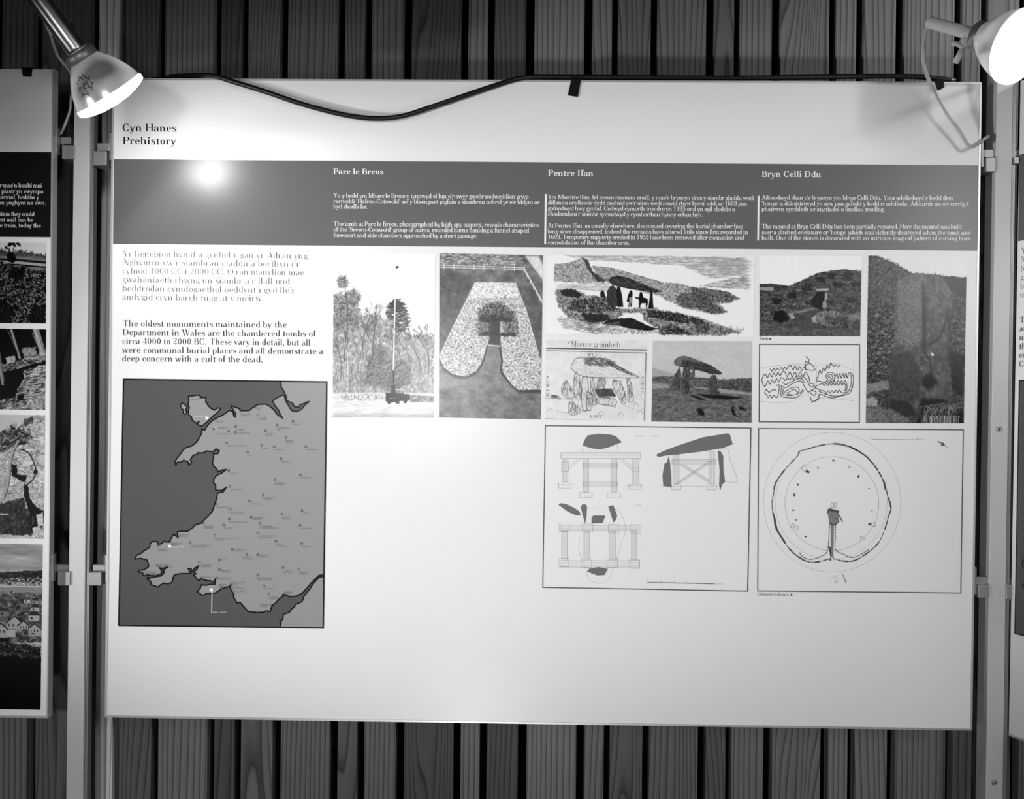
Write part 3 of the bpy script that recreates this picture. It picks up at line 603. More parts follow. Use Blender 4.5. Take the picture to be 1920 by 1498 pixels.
def photo_dolmen():
    c = Canvas(936, 792, 1760, 1460, 187, 151, 200)
    c.fill([(900, 700), (1800, 700), (1800, 1500), (900, 1500)], 192, 6, (200, 60)); c.fill([(900, 980), (960, 1020), (1100, 1060), (1250, 1090), (900, 1130)], 165, 5, (50, 20), soft=4)
    c.fill(c.rough([(900, 1090), (1050, 1082), (1200, 1095), (1330, 1090), (1500, 1105), (1640, 1100), (1800, 1090), (1800, 1230), (1500, 1190), (1200, 1160), (900, 1150)], 4), 105, 36, (16, 6), soft=1)
    c.fill([(900, 1150), (1100, 1140), (1400, 1190), (1800, 1215), (1800, 1500), (900, 1500)], 112, 26, (26, 12), 5, soft=3)
    g = [(930, 1180), (1760, 1240), (1760, 1460), (930, 1460)]; c.strokes(g, 1700, 14, 20, 60, 3, 65, 165, 0.5)
    c.fill([(940, 1140), (1080, 1150), (1080, 1180), (940, 1190)], 165, 14, (30, 6), alpha=0.8, soft=3); c.fill([(1480, 1180), (1760, 1215), (1760, 1232), (1480, 1215)], 165, 12, (30, 6), alpha=0.8, soft=2)
    c.strokes([(1480, 1120), (1760, 1130), (1760, 1200), (1500, 1180)], 260, 12, 10, 40, 5, 45, 120, 0.8)
    c.fill([(1300, 1225), (1500, 1235), (1700, 1255), (1560, 1272), (1400, 1262)], 48, 10, (20, 6), soft=2); c.fill([(1240, 1235), (1310, 1245), (1395, 1285), (1330, 1275)], 45, 8, (10, 5), soft=2)
    cap = [(1115, 960), (1150, 925), (1200, 914), (1270, 935), (1370, 970), (1450, 1005), (1512, 1058), (1490, 1070), (1420, 1062), (1340, 1040), (1240, 1025), (1190, 1010), (1125, 990)]
    c.fill(c.rough(cap, 3), 82, 26, (24, 10)); c.fill([(1150, 925), (1200, 914), (1300, 945), (1380, 975), (1300, 965), (1180, 945)], 125, 18, (20, 6), alpha=0.7, soft=3); c.fill([(1120, 965), (1150, 930), (1185, 940), (1175, 995), (1128, 985)], 135, 20, (8, 8), alpha=0.7, soft=2)
    for q, v in (([(1158, 1005), (1178, 1060), (1172, 1190), (1150, 1200), (1090, 1190), (1120, 1080)], 88), ([(1200, 995), (1245, 1010), (1262, 1070), (1275, 1215), (1240, 1232), (1178, 1215), (1182, 1080)], 84), ([(1278, 1000), (1290, 1030), (1290, 1120), (1278, 1212), (1255, 1200), (1245, 1100)], 118), ([(1420, 1075), (1460, 1068), (1478, 1130), (1492, 1225), (1440, 1240), (1395, 1215), (1405, 1120)], 88)):
        c.fill(c.rough(q, 3), v, 30, (10, 24)); c.strokes(q, 40, 26, 85, 12, 4, 50, 150, 0.6)
    for q in ([(1300, 1350), (1345, 1345), (1372, 1380), (1370, 1415), (1330, 1400)], [(1585, 1330), (1612, 1328), (1622, 1390), (1690, 1430), (1600, 1395)], [(1655, 1325), (1700, 1340), (1720, 1370), (1660, 1350)]): c.fill(c.rough(q, 4), 50, 20, (8, 8), soft=1)
    c.line([(1300, 1175), (1345, 1205), (1375, 1232)], 3, 165, 0.6); c.grain(6); return c
Z9 = zoomer(1410, 460, 4.407)
def photo_mound():
    c = Canvas(62, 88, 903, 750, 192, 150, 232)
    m = [(62, 400), (180, 385), (300, 340), (420, 285), (540, 230), (640, 210), (740, 198), (820, 203), (905, 212), (905, 760), (60, 760)]
    c.fill([(62, 322), (160, 318), (300, 335), (300, 400), (62, 400)], 75, 26, (14, 7)); c.fill([(62, 350), (180, 350), (180, 378), (62, 372)], 150, 10, (20, 5))
    c.fill(c.rough(m, 4), 88, 42, (26, 14), 5); c.strokes(m, 4200, 13, 30, 70, 3.5, 25, 150, 0.6)
    for x, y, r in ((640, 260, 40), (780, 270, 50), (850, 330, 40), (700, 330, 40), (330, 420, 40), (200, 470, 40), (450, 350, 50), (560, 290, 40), (820, 450, 45)):
        c.strokes([(x - r, y - r * .5), (x + r, y - r * .7), (x + r * .8, y + r * .5), (x - r * .7, y + r * .4)], 60, 16, 20, 30, 6, 20, 60, 0.6)
    c.fill(c.rough([(60, 640), (200, 650), (420, 690), (900, 690), (900, 755), (60, 755)], 6), 98, 26, (20, 6), 4, soft=3)
    c.fill(c.rough([(190, 540), (270, 545), (310, 610), (240, 640), (180, 620)], 6), 30, 14, (8, 8), soft=2)
    c.fill([(300, 560), (370, 535), (520, 520), (560, 560), (500, 600), (470, 670), (350, 675), (310, 610)], 88, 14, (20, 20), soft=3); c.fill([(290, 556), (420, 535), (520, 512), (530, 525), (400, 560)], 135, 10, (20, 6), soft=2)
    c.fill(c.rough([(305, 565), (345, 560), (355, 605), (325, 612)], 4), 165, 22, (6, 8), alpha=0.9)
    c.fill([(500, 410), (540, 385), (600, 380), (605, 400), (590, 470), (580, 530), (520, 510), (490, 480)], 24, 6, (10, 10), soft=2); c.fill([(495, 440), (560, 395), (560, 500), (500, 505)], 52, 10, (9, 12), alpha=0.8, soft=4)
    c.fill(c.rough([(530, 360), (628, 352), (632, 372), (590, 380), (540, 378)], 3), 165, 18, (10, 5)); c.fill(c.rough([(605, 392), (622, 390), (630, 440), (612, 460), (602, 440)], 3), 160, 20, (5, 10)); c.fill(c.rough([(585, 470), (600, 448), (622, 480), (615, 520), (585, 515)], 3), 150, 20, (5, 10)); c.line([(490, 440), (522, 402)], 5, 170)
    c.fill(c.rough([(495, 600), (540, 560), (610, 540), (720, 545), (780, 600), (760, 680), (650, 670), (520, 640)], 8), 125, 50, (10, 22), 4, alpha=0.85); c.fill(c.rough([(490, 600), (535, 575), (540, 640), (505, 630)], 4), 168, 14, (8, 10), alpha=0.9, soft=1)
    c.fill(c.rough([(760, 575), (890, 560), (900, 610), (790, 620)], 5), 140, 22, (20, 8), alpha=0.8, soft=2); c.strokes([(600, 600), (800, 600), (800, 690), (640, 680)], 300, 18, 80, 30, 3, 25, 90, 0.7)
    c.grain(4); return c
def photo_standing_stone():
    c = Canvas(948, 88, 1765, 1470, 188, 314, 225)
    hill = [(950, 80), (1020, 88), (1180, 160), (1310, 228), (1480, 236), (1620, 260), (1775, 268), (1780, 1480), (940, 1480)]
    c.fill(c.rough(hill, 5), 74, 38, (22, 18), 5); c.strokes(hill, 5200, 20, 50, 60, 3.5, 15, 150, 0.6)
    c.fill(c.rough([(1580, 250), (1775, 268), (1770, 440), (1680, 400), (1620, 330)], 6), 40, 14, (14, 10)); c.strokes([(955, 100), (1180, 170), (1250, 240), (1150, 500), (955, 520)], 1200, 34, 55, 30, 3, 40, 165, 0.6)
    c.strokes([(950, 540), (1150, 520), (1150, 1050), (950, 1080)], 420, 50, 10, 25, 7, 110, 170, 0.6); c.strokes([(950, 540), (1150, 520), (1150, 1100), (950, 1100)], 420, 34, 10, 40, 8, 8, 35, 0.6); c.strokes([(950, 540), (1150, 520), (1150, 1100), (950, 1100)], 800, 14, 40, 80, 4, 60, 170, 0.6)
    c.strokes([(1650, 600), (1760, 620), (1750, 1300), (1640, 1200)], 600, 26, 10, 60, 5, 12, 165, 0.7)
    c.fill(c.rough([(1640, 880), (1760, 900), (1750, 1250), (1650, 1200)], 12), 25, 20, (14, 10), alpha=0.6, soft=5)
    st = [(1200, 300), (1300, 250), (1400, 240), (1520, 255), (1590, 320), (1640, 400), (1650, 520), (1600, 600), (1620, 720), (1620, 900), (1650, 1100), (1665, 1270), (1500, 1270), (1420, 1420), (1250, 1420), (1150, 1350), (1140, 1150), (1130, 980), (1190, 820), (1170, 700), (1180, 500)]
    c.fill(c.rough(st, 6), 98, 24, (30, 40), 5, soft=2); c.strokes(st, 1400, 7, 30, 90, 4, 55, 150, 0.6)
    c.fill([(1200, 300), (1400, 260), (1400, 500), (1390, 800), (1200, 830), (1180, 600)], 122, 18, (20, 20), alpha=0.7, soft=12); c.strokes([(1200, 300), (1400, 260), (1400, 820), (1200, 830)], 800, 7, 30, 90, 4, 90, 190, 0.6)
    c.fill([(1140, 900), (1330, 880), (1400, 1050), (1390, 1260), (1300, 1300), (1140, 1240)], 74, 16, (20, 20), alpha=0.8, soft=5); c.fill([(1150, 1260), (1300, 1290), (1380, 1400), (1300, 1420), (1150, 1380)], 50, 14, (12, 12), alpha=0.8, soft=4)
    c.fill([(1410, 330), (1440, 420), (1430, 800), (1400, 1000), (1400, 600)], 62, 10, (9, 20), alpha=0.7, soft=6); c.line([(1400, 300), (1410, 500), (1420, 700), (1430, 880), (1470, 960), (1490, 1180)], 22, 52, 0.35, 4); c.line([(1450, 830), (1560, 740), (1610, 560)], 24, 48, 0.35, 4)
    c.fill(c.rough([(1420, 1100), (1450, 1070), (1500, 1078), (1535, 1120), (1500, 1170), (1440, 1180), (1410, 1150)], 10), 22, 10, (9, 9), alpha=0.85, soft=6); c.line([(1200, 300), (1300, 250), (1400, 240), (1520, 255), (1590, 320), (1640, 400)], 5, 165, 0.6, 4)
    for r in (34, 58, 84, 112): c.line([(1320 + r * 0.95 * math.cos(t_), 700 + r * 0.8 * math.sin(t_)) for t_ in np.linspace(-0.3, 3.4, 12)], 4, 175, 0.35)
    for r in (18, 32): c.line([(1350 + r * math.cos(t_), 480 + r * .6 * math.sin(t_)) for t_ in np.linspace(0, 5.4, 14)], 3, 170, 0.35)
    for i in range(42):
        x, y, r = rng.uniform(1160, 1640), rng.uniform(330, 1400), rng.uniform(2, 7); c.line([(x, y), (x + 2, y + 2)], r * 1.1, 190, 0.7)
    c.line([(1490, 895), (1493, 902)], 22, 215)
    c.fill(c.rough([(950, 1150), (1130, 1110), (1140, 1180), (950, 1230)], 6), 150, 22, (24, 10), alpha=0.8, soft=2); c.fill(c.rough([(950, 1270), (1000, 1245), (1050, 1280), (1040, 1330), (950, 1330)], 5), 168, 18, (16, 10), alpha=0.85, soft=2)
    c.fill([(945, 1330), (1150, 1360), (1300, 1440), (1300, 1480), (940, 1480)], 120, 26, (24, 12), 4, alpha=0.7, soft=6); c.strokes([(945, 1330), (1150, 1360), (1300, 1440), (1300, 1470), (945, 1470)], 800, 24, 50, 40, 3, 60, 175, 0.6)
    c.fill([(1400, 1260), (1600, 1280), (1760, 1380), (1760, 1480), (1380, 1480)], 22, 14, (14, 14), alpha=0.85, soft=8)
    for k in range(60):
        x = rng.uniform(1400, 1700); c.line([(x, 1480), (x + rng.uniform(-30, 60), 1380 - rng.uniform(0, 60)), (x + rng.uniform(20, 150), 1300 + rng.uniform(-10, 90))], 3, rng.uniform(90, 190), 0.8, 4)
    for k in range(26): x = 1440 + k * 11; c.line([(x, 1480), (x + rng.uniform(-8, 8), 1425), (x + rng.uniform(-20, 20), 1405)], 5, rng.uniform(120, 215), 0.9, 3)
    c.grain(5); return c
# left-hand board, written in photograph pixels (zoom factors folded in)
def photo_hillside():
    c = Canvas(-110, 455, 87, 607, 197, 152, 205)
    c.fill([(-110, 475), (-40, 468), (0, 470), (25, 473), (60, 475), (87, 480), (87, 610), (-110, 610)], 96, 22, (30, 6)); c.strokes([(-110, 470), (0, 467), (87, 478), (87, 482), (-110, 477)], 160, 4, 80, 40, 2, 50, 90, 0.8)
    for y0, y1, v in ((483, 486, 130), (488, 491, 35), (492, 496, 175), (497, 499, 30), (500, 506, 125)): c.fill([(-110, y0 - 4), (30, y0 - 2), (87, y0 + 3), (87, y1 + 3), (30, y1), (-110, y1 - 3)], v, 18, (14, 3), alpha=0.9)
    dark = [(-110, 492), (0, 492), (30, 500), (50, 500), (60, 508), (87, 508), (87, 607), (-110, 607)]
    c.fill(c.rough(dark, 3, 5), 34, 34, (6, 5), 4); c.strokes(dark, 3600, 3.2, 40, 90, 1.1, 5, 40, 0.8); c.strokes(dark, 2300, 2.6, 30, 90, 1.2, 70, 190, 0.75)
    for q in ([(-20, 560), (30, 575), (20, 607), (-60, 607)], [(20, 505), (50, 505), (45, 525), (15, 520)], [(60, 575), (87, 570), (87, 607), (50, 607)]): c.fill(c.rough(q, 4, 6), 12, 8, (4, 4), alpha=0.6, soft=3)
    c.fill(c.rough([(13, 477), (20, 473), (29, 479), (29, 490), (24, 495), (14, 490)], 1, 3), 6, 3, (3, 3)); c.line([(24, 476), (25, 465)], 1.6, 10)
    for x, y, r in ((12, 465, 3.4), (18, 461, 4), (25, 458, 4.6), (33, 457, 4), (37, 461, 3), (28, 462, 3), (19, 457, 3)): c.fill(c.rough([(x + r * math.cos(a), y + r * .7 * math.sin(a)) for a in np.linspace(0, 6, 9)], 1, 2), 8)
    c.grain(4); return c
def photo_quarry():
    c = Canvas(-110, 617, 86, 769, 196, 152, 20)
    c.fill([(-110, 610), (90, 610), (90, 780), (-110, 780)], 14, 14, (10, 8), 4)
    rock = [(35, 698), (60, 690), (86, 683), (86, 769), (-110, 769), (-110, 745), (10, 750), (30, 745), (34, 730), (44, 715), (46, 703)]
    c.fill(c.rough(rock, 2, 5), 165, 40, (12, 4), 4); c.strokes(rock, 620, 12, 12, 10, 1.3, 20, 110, 0.75); c.strokes(rock, 300, 8, 12, 12, 1.5, 170, 225, 0.6)
    led = [(5, 685), (40, 675), (60, 665), (86, 660), (86, 676), (50, 686), (8, 699)]
    c.fill(c.rough(led, 2, 5), 160, 40, (6, 5), 4); c.strokes(led, 140, 7, 12, 30, 1.5, 40, 110, 0.7); c.fill(c.rough([(10, 672), (28, 668), (30, 678), (12, 684)], 2, 4), 165, 25, (4, 4)); c.fill(c.rough([(42, 655), (66, 650), (70, 662), (46, 672)], 2, 4), 140, 40, (5, 4))
    for a, b, wd, v in (((20, 617), (37, 672), 4.2, 165), ((13, 617), (33, 662), 1.6, 120), ((66, 617), (80, 662), 11, 170), ((60, 625), (73, 655), 2, 130), ((-40, 617), (-10, 700), 9, 160), ((-4, 660), (6, 720), 7, 150)): c.line([a, b], wd, v, 0.95); c.line([(a[0] + wd * .3, a[1]), (b[0] + wd * .3, b[1])], wd * .3, v - 70, 0.6)
    for q in ([(12, 755), (29, 754), (30, 767), (12, 767)], [(50, 750), (86, 742), (86, 766), (52, 766)]): c.fill(c.rough(q, 1, 4), 150, 40, (4, 4)); 
    c.strokes([(-110, 745), (30, 748), (30, 769), (-110, 769)], 200, 6, 20, 60, 1.4, 20, 90, 0.8); c.fill(c.rough([(8, 699), (45, 690), (40, 715), (30, 735), (8, 722)], 2, 4), 5, 3, (4, 4)); c.fill([(33, 742), (46, 740), (44, 750), (34, 752)], 8)
    c.grain(4); return c
def photo_ruin():
    c = Canvas(-110, 778, 85, 1010, 195, 232, 185)
    wall = [(-110, 820), (0, 816), (30, 800), (50, 785), (62, 779), (85, 779), (85, 1010), (-110, 1010)]
    c.fill(c.rough(wall, 3, 5), 175, 32, (10, 6), 4); c.strokes(wall, 800, 8, 0, 90, 0.9, 40, 120, 0.8); c.strokes(wall, 320, 7, 0, 20, 1.6, 195, 235, 0.6)
    veg = [(-110, 818), (0, 815), (25, 798), (38, 800), (62, 820), (45, 832), (25, 842), (0, 850), (-110, 850)]
    c.fill(c.rough(veg, 4, 5), 45, 34, (6, 4), alpha=0.85, soft=1); c.strokes(veg, 420, 12, 35, 40, 1.2, 10, 210, 0.8, 0.6); c.fill(c.rough([(45, 785), (60, 782), (62, 796), (42, 800)], 2, 4), 95, 30, (4, 4), soft=1)
    for q in ([(22, 870), (32, 872), (33, 888), (50, 892), (48, 905), (24, 892)], [(46, 905), (54, 912), (58, 935), (68, 948), (84, 958), (84, 985), (60, 1000), (55, 960), (46, 930)], [(66, 880), (72, 880), (70, 890), (64, 888)]): c.fill(c.rough(q, 1.5, 4), 8, 5, (4, 4))
    c.line([(38, 842), (55, 850), (66, 872), (68, 886), (62, 900), (50, 910)], 2.4, 45, 0.9, 4); c.line([(34, 828), (26, 845), (20, 865), (18, 885), (14, 910), (6, 935), (0, 955)], 5.5, 160, 0.9, 4); c.line([(36, 830), (28, 846), (23, 866), (21, 885), (17, 912), (9, 938)], 1.4, 50, 0.9, 4)
    low = [(-110, 960), (0, 945), (25, 940), (45, 935), (55, 960), (65, 975), (62, 1004), (-110, 1004)]
    c.fill(c.rough(low, 3, 5), 50, 36, (7, 6), 4, alpha=0.9, soft=2); c.strokes(low, 600, 6, 80, 50, 1.2, 5, 130, 0.7); c.fill([(-110, 962), (18, 963), (18, 966), (-110, 966)], 175)
    for q in ([(-110, 1004), (15, 1003), (18, 1010), (-110, 1010)], [(21, 1005), (52, 1004), (56, 1010), (21, 1010)], [(70, 965), (82, 960), (84, 985), (74, 988)], [(62, 990), (75, 985), (80, 1000), (68, 1006)]): c.fill(c.rough(q, 1, 4), 180, 20, (6, 4))
    c.grain(4); return c
def photo_town():
    c = Canvas(-110, 1020, 80, 1331, 190, 311, 180)
    c.fill([(-120, 1015), (90, 1015), (90, 1075), (-120, 1075)], 160, 22, (50, 9), 4)
    c.fill(c.rough([(-120, 1073), (0, 1075), (40, 1071), (80, 1069), (80, 1100), (-120, 1100)], 1, 6), 62, 24, (10, 5), 4); c.strokes([(-110, 1085), (80, 1083), (80, 1098), (-110, 1098)], 420, 3, 0, 50, 1.3, 150, 225, 0.8); c.strokes([(-110, 1073), (80, 1072), (80, 1092), (-110, 1092)], 300, 4, 30, 60, 1.4, 20, 70, 0.7)
    c.fill([(-120, 1098), (80, 1098), (80, 1114), (-120, 1114)], 138, 8, (60, 3)); c.fill([(-120, 1099), (80, 1099), (80, 1101), (-120, 1101)], 190)
    t = [(-110, 1114), (80, 1112), (80, 1205), (-110, 1205)]; c.fill(c.rough(t, 2, 6), 105, 50, (8, 5), 4); c.strokes(t, 700, 5, 20, 80, 1.4, 15, 80, 0.7)
    for i in range(34):
        x, y = rng.uniform(-110, 70), rng.uniform(1116, 1190); s_ = 4 + (y - 1110) * 0.14; v = rng.uniform(120, 190)
        c.fill([(x, y), (x + s_ * 2, y), (x + s_ * 2, y + s_), (x, y + s_)], v); c.fill([(x - 1, y), (x + s_ * .6, y - s_ * .8), (x + s_ * 1.6, y - s_ * .8), (x + s_ * 2 + 1, y)], rng.uniform(60, 110)); c.fill([(x + s_ * .4, y + s_ * .3), (x + s_ * .8, y + s_ * .3), (x + s_ * .8, y + s_ * .7), (x + s_ * .4, y + s_ * .7)], 30)
    for x, y, s_ in ((-60, 1175, 16), (14, 1168, 14), (56, 1178, 10), (-10, 1180, 12), (36, 1172, 9)):
        c.fill([(x, y), (x + s_, y - s_ * .9), (x + s_ * 2, y), (x + s_ * 2, y + s_ * .9), (x, y + s_ * .9)], 165, 8, (5, 5)); c.line([(x - 2, y + 1), (x + s_, y - s_ * .9), (x + s_ * 2 + 2, y + 1)], 2, 50)
        for k in range(3): c.fill([(x + 3 + k * s_ * .6, y + 2), (x + 5 + k * s_ * .6, y + 2), (x + 5 + k * s_ * .6, y + 7), (x + 3 + k * s_ * .6, y + 7)], 35)
    low = [(-120, 1195), (0, 1195), (30, 1206), (80, 1212), (80, 1335), (-120, 1335)]
    c.fill(c.rough(low, 3, 6), 26, 20, (12, 10), 4); c.strokes([(-110, 1195), (30, 1205), (80, 1212), (80, 1235), (-110, 1225)], 700, 5, 20, 60, 1.3, 40, 150, 0.6); c.fill([(-120, 1240), (80, 1250), (80, 1335), (-120, 1335)], 10, 6, (20, 20), alpha=0.85, soft=10)
    c.grain(4); return c
# ------------------------------------------------------------------ setting: slatted wall, floor
floor = link('floor', [(-3, -4.5, -1.36), (3.4, -4.5, -1.36), (3.4, 0.2, -1.36), (-3, 0.2, -1.36)], [(0, 1, 2, 3)], mat('dark_carpet', 26, 0.95, spec=0.1, bump=0.4, mottle=0.2, mscale=60)); tag(floor, kind='structure')
WY = 0.12
v, f = hexa([(-1.6, 0.150, -1.36), (1.9, 0.150, -1.36), (1.9, 0.150, 1.6), (-1.6, 0.150, 1.6)], [(-1.6, 0.19, -1.36), (1.9, 0.19, -1.36), (1.9, 0.19, 1.6), (-1.6, 0.19, 1.6)])
wall = link('wall_back', v, f, backing_m); tag(wall, kind='structure'); fixn(wall)
random.seed(11)
STARTS = [-153.5, 77.5, 308.5, 539.0, 770.0, 1001.6, 1230.6, 1462.0, 1695.0, 1926.0]
slat_no = 0
for w0 in STARTS:
    for a, b in ((0, 92.5), (107, 144), (157, 216.5)):
        x0 = P(w0 + a + random.uniform(-1.2, 1.2), 150, WY).x; x1 = P(w0 + b + random.uniform(-1.2, 1.2), 150, WY).x
        y0 = WY + random.uniform(-0.001, 0.002); cx = (x0 + x1) / 2; hw = (x1 - x0) / 2
        v, f = hexa([(-hw, 0, -1.36), (hw, 0, -1.36), (hw, 0, 1.6), (-hw, 0, 1.6)], [(-hw, 0.03, -1.36), (hw, 0.03, -1.36), (hw, 0.03, 1.6), (-hw, 0.03, 1.6)])
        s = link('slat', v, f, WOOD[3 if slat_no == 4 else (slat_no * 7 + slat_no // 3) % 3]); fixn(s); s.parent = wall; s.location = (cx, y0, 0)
        md = s.modifiers.new('bevel', 'BEVEL'); md.width = 0.0012; md.segments = 2
        slat_no += 1

# ------------------------------------------------------------------ main board
board = thing('information_board', 'large white prehistory display board with grey title band, map, photographs and plans', 'display board', P(1010, 1358, 0.01), 'display boards on the slatted wall')
TL, TR, BR, BL = (210.5, 146.5), (1841, 153.5), (1823, 1370), (196, 1345)
def lerp(a, b, t_): return (a[0] + (b[0] - a[0]) * t_, a[1] + (b[1] - a[1]) * t_)
slab('panel', [lerp(BL, TR, 0.0015), lerp(BR, TL, 0.0015), lerp(TR, BL, 0.0015), lerp(TL, BR, 0.0015)], 0.0, 0.018, paper, board)
for a, b, n in ((TL, TR, (0, 1)), (TR, BR, (-1, 0)), (BR, BL, (0, -1)), (BL, TL, (1, 0))):
    q = [a, b, (b[0] + n[0] * 3.6, b[1] + n[1] * 3.6), (a[0] + n[0] * 3.6, a[1] + n[1] * 3.6)]
    if n[0] == 0: q[2] = (q[2][0] - 3.6 * (1 if n[1] > 0 else -1), q[2][1]); q[3] = (q[3][0] + 3.6 * (1 if n[1] > 0 else -1), q[3][1])
    else: q[2] = (q[2][0], q[2][1] - 3.6 * (1 if n[0] < 0 else -1)); q[3] = (q[3][0], q[3][1] + 3.6 * (1 if n[0] < 0 else -1))
    slab('edge_strip', q, -0.0016, 0.019, edge_m, board)
def flat(name, quad_px, m, parent, y=-0.0003, label=None, proj=None):
    p = Print(); p.poly(quad_px); return p.build(name, y, m, parent, label, proj)
flat('title_band', [(213.5, 298.5), (1837.5, 310), (1832.5, 470), (212, 457.5)], ink_grey, board, -0.0002, 'glossy grey band across the top of the board')
Y2, Y3, Y4 = -0.00035, -0.0005, -0.00065
p = Print(); p.text('Cyn Hanes', 229, 331, 246, 246.5, 14, FONT_H); p.text('Prehistory', 229.6, 330.5, 270.3, 270.8, 14, FONT_H); p.build('board_title', Y2, ink_title, board)
for nm, x0, x1, yb in (('Parc le Breos', 624.6, 719, 326.6), ('Pentre Ifan', 1027.3, 1112.7, 329.7), ('Bryn Celli Ddu', 1428, 1539.7, 331.6)):
    p = Print(); p.text(nm, x0, x1, yb, yb + 0.5, 11.3, FONT_B); p.build('band_heading', Y2, ink_white, board)
CAPT = [
 [("Yn y bedd ym Mharc le Breos y tynnwyd ei lun o'r awyr gwelir nodweddion grŵp", 625.3, 991.5, 370.3, 372.5), ("carneddi 'Hafren-Cotswold' sef y blaengwrt pigfain a siambrau ochrol yr eir iddynt ar", 625, 1012, 380.8, 383), ("hyd rhodfa fer.", 625, 690.7, 391, 391.4),
  ("The tomb at Parc le Breos, photographed by high-spy camera, reveals characteristics", 625, 1010, 423.5, 425.8), ("of the 'Severn-Cotswold' group of cairns, rounded horns flanking a funnel-shaped", 625, 992.4, 433.9, 436), ("forecourt and side chambers approached by a short passage.", 625, 895.6, 444.5, 446)],
 [("Ym Mhentre Ifan, fel mewn mannau eraill, y mae'r bryncyn dros y siambr gladdu wedi", 1027, 1415, 373.2, 375), ("diflannu ers llawer dydd ond nid yw'r olion wedi newid rhyw lawer oddi ar 1603 pan", 1027, 1401.3, 383.6, 385.4), ("gofnodwyd hwy gyntaf. Codwyd cymorth tros dro yn 1935 ond yn sgil cloddio a", 1027, 1378.5, 394.2, 396), ("chadarnhau'r siambr symudwyd y cymhorthau hynny erbyn hyn.", 1027, 1318.7, 404.7, 406.1),
  ("At Pentre Ifan, as usually elsewhere, the mound covering the burial chamber has", 1027, 1392.4, 426.8, 428), ("long since disappeared, indeed the remains have altered little since first recorded in", 1027, 1403, 437.4, 439), ("1603. Temporary supports erected in 1935 have been removed after excavation and", 1027, 1395.5, 448, 449.6), ("consolidation of the chamber area.", 1027, 1182, 458.3, 459)],
 [("Ailosodwyd rhan o'r bryncyn ym Mryn Celli Ddu. Yma adeiladwyd y bedd dros", 1428, 1788, 374.2, 374.9), ("'henge' a ddinistriwyd yn arw pan gafodd y bedd ei adeiladu. Addurnir un o'r cerrig â", 1428, 1817, 385.0, 386), ("phatrwm cymhleth ac atyniadol o linellau troellog.", 1428, 1659.4, 395.7, 396.3),
  ("The mound at Bryn Celli Ddu has been partially restored. Here the mound was built", 1428, 1803.6, 428.3, 428.8), ("over a ditched enclosure or 'henge' which was violently destroyed when the tomb was", 1428, 1819.5, 439, 440), ("built. One of the stones is decorated with an intricate magical pattern of curving lines.", 1428, 1822.5, 449.8, 450.8)]]
for blk in CAPT:
    p = Print()
    for t_, x0, x1, y0, y1 in blk: p.text(t_, x0, x1, y0, y1, 8.3, FONT_P)
    p.build('band_paragraph', Y2, ink_white, board)
flat('divider_rule', [(1021.6, 364), (1025.2, 364), (1023.8, 458), (1020.4, 458)], ink_white, board, Y2); flat('divider_rule', [(1420.8, 367), (1424.2, 367), (1423, 451), (1419.8, 451)], ink_white, board, Y2)
p = Print()
for t_, x0, x1, y0, y1 in (("Yr henebion hynaf a gynhelir gan yr Adran yng", 229.8, 577, 481.2, 484.8), ("Nghymru yw'r siambrau claddu a berthyn i'r", 230.2, 562.7, 497, 500), ("cyfnod 4000 CC i 2000 CC. O ran manylion mae", 229, 570.5, 513, 516.2), ("gwahaniaeth rhwng un siambr a'r llall ond", 229, 544.2, 529.3, 532.7), ("beddrodau cymdogaethol oeddynt i gyd lle'r", 229.5, 554, 546, 549.6), ("amlygid cryn barch tuag at y meirw.", 229, 495.6, 561.9, 564.7)): p.text(t_, x0, x1, y0, y1, 11.4, FONT_T)
p.build('welsh_text', Y2, ink_glare_paled, board)  # glare over this paragraph is put into its lighter ink
p = Print()
for t_, x0, x1, y0, y1 in (("The oldest monuments maintained by the", 229.3, 538, 611.8, 614.2), ("Department in Wales are the chambered tombs of", 229.5, 592.3, 628.5, 631), ("circa 4000 to 2000 BC. These vary in detail, but all", 228.8, 582.2, 644.8, 647.8), ("were communal burial places and all demonstrate a", 228.8, 606.3, 661.3, 664), ("deep concern with a cult of the dead.", 228.2, 493.3, 677.4, 679.2)): p.text(t_, x0, x1, y0, y1, 11.6, FONT_M)
p.build('english_text', Y2, ink_body, board)
p = Print(); p.text('Tomb', 1423.5, 1441, 637, 637.2, 5.6, FONT_M); p.disc(1444.5, 635.4, 1.8); p.build('print_caption', Y2, ink_body, board); p = Print(); p.text('Ditched Enclosure', 1421, 1479, 1116.6, 1117, 5.4, FONT_M); p.disc(1484, 1115, 2.0)
p.build('print_caption', Y2, ink_body, board)

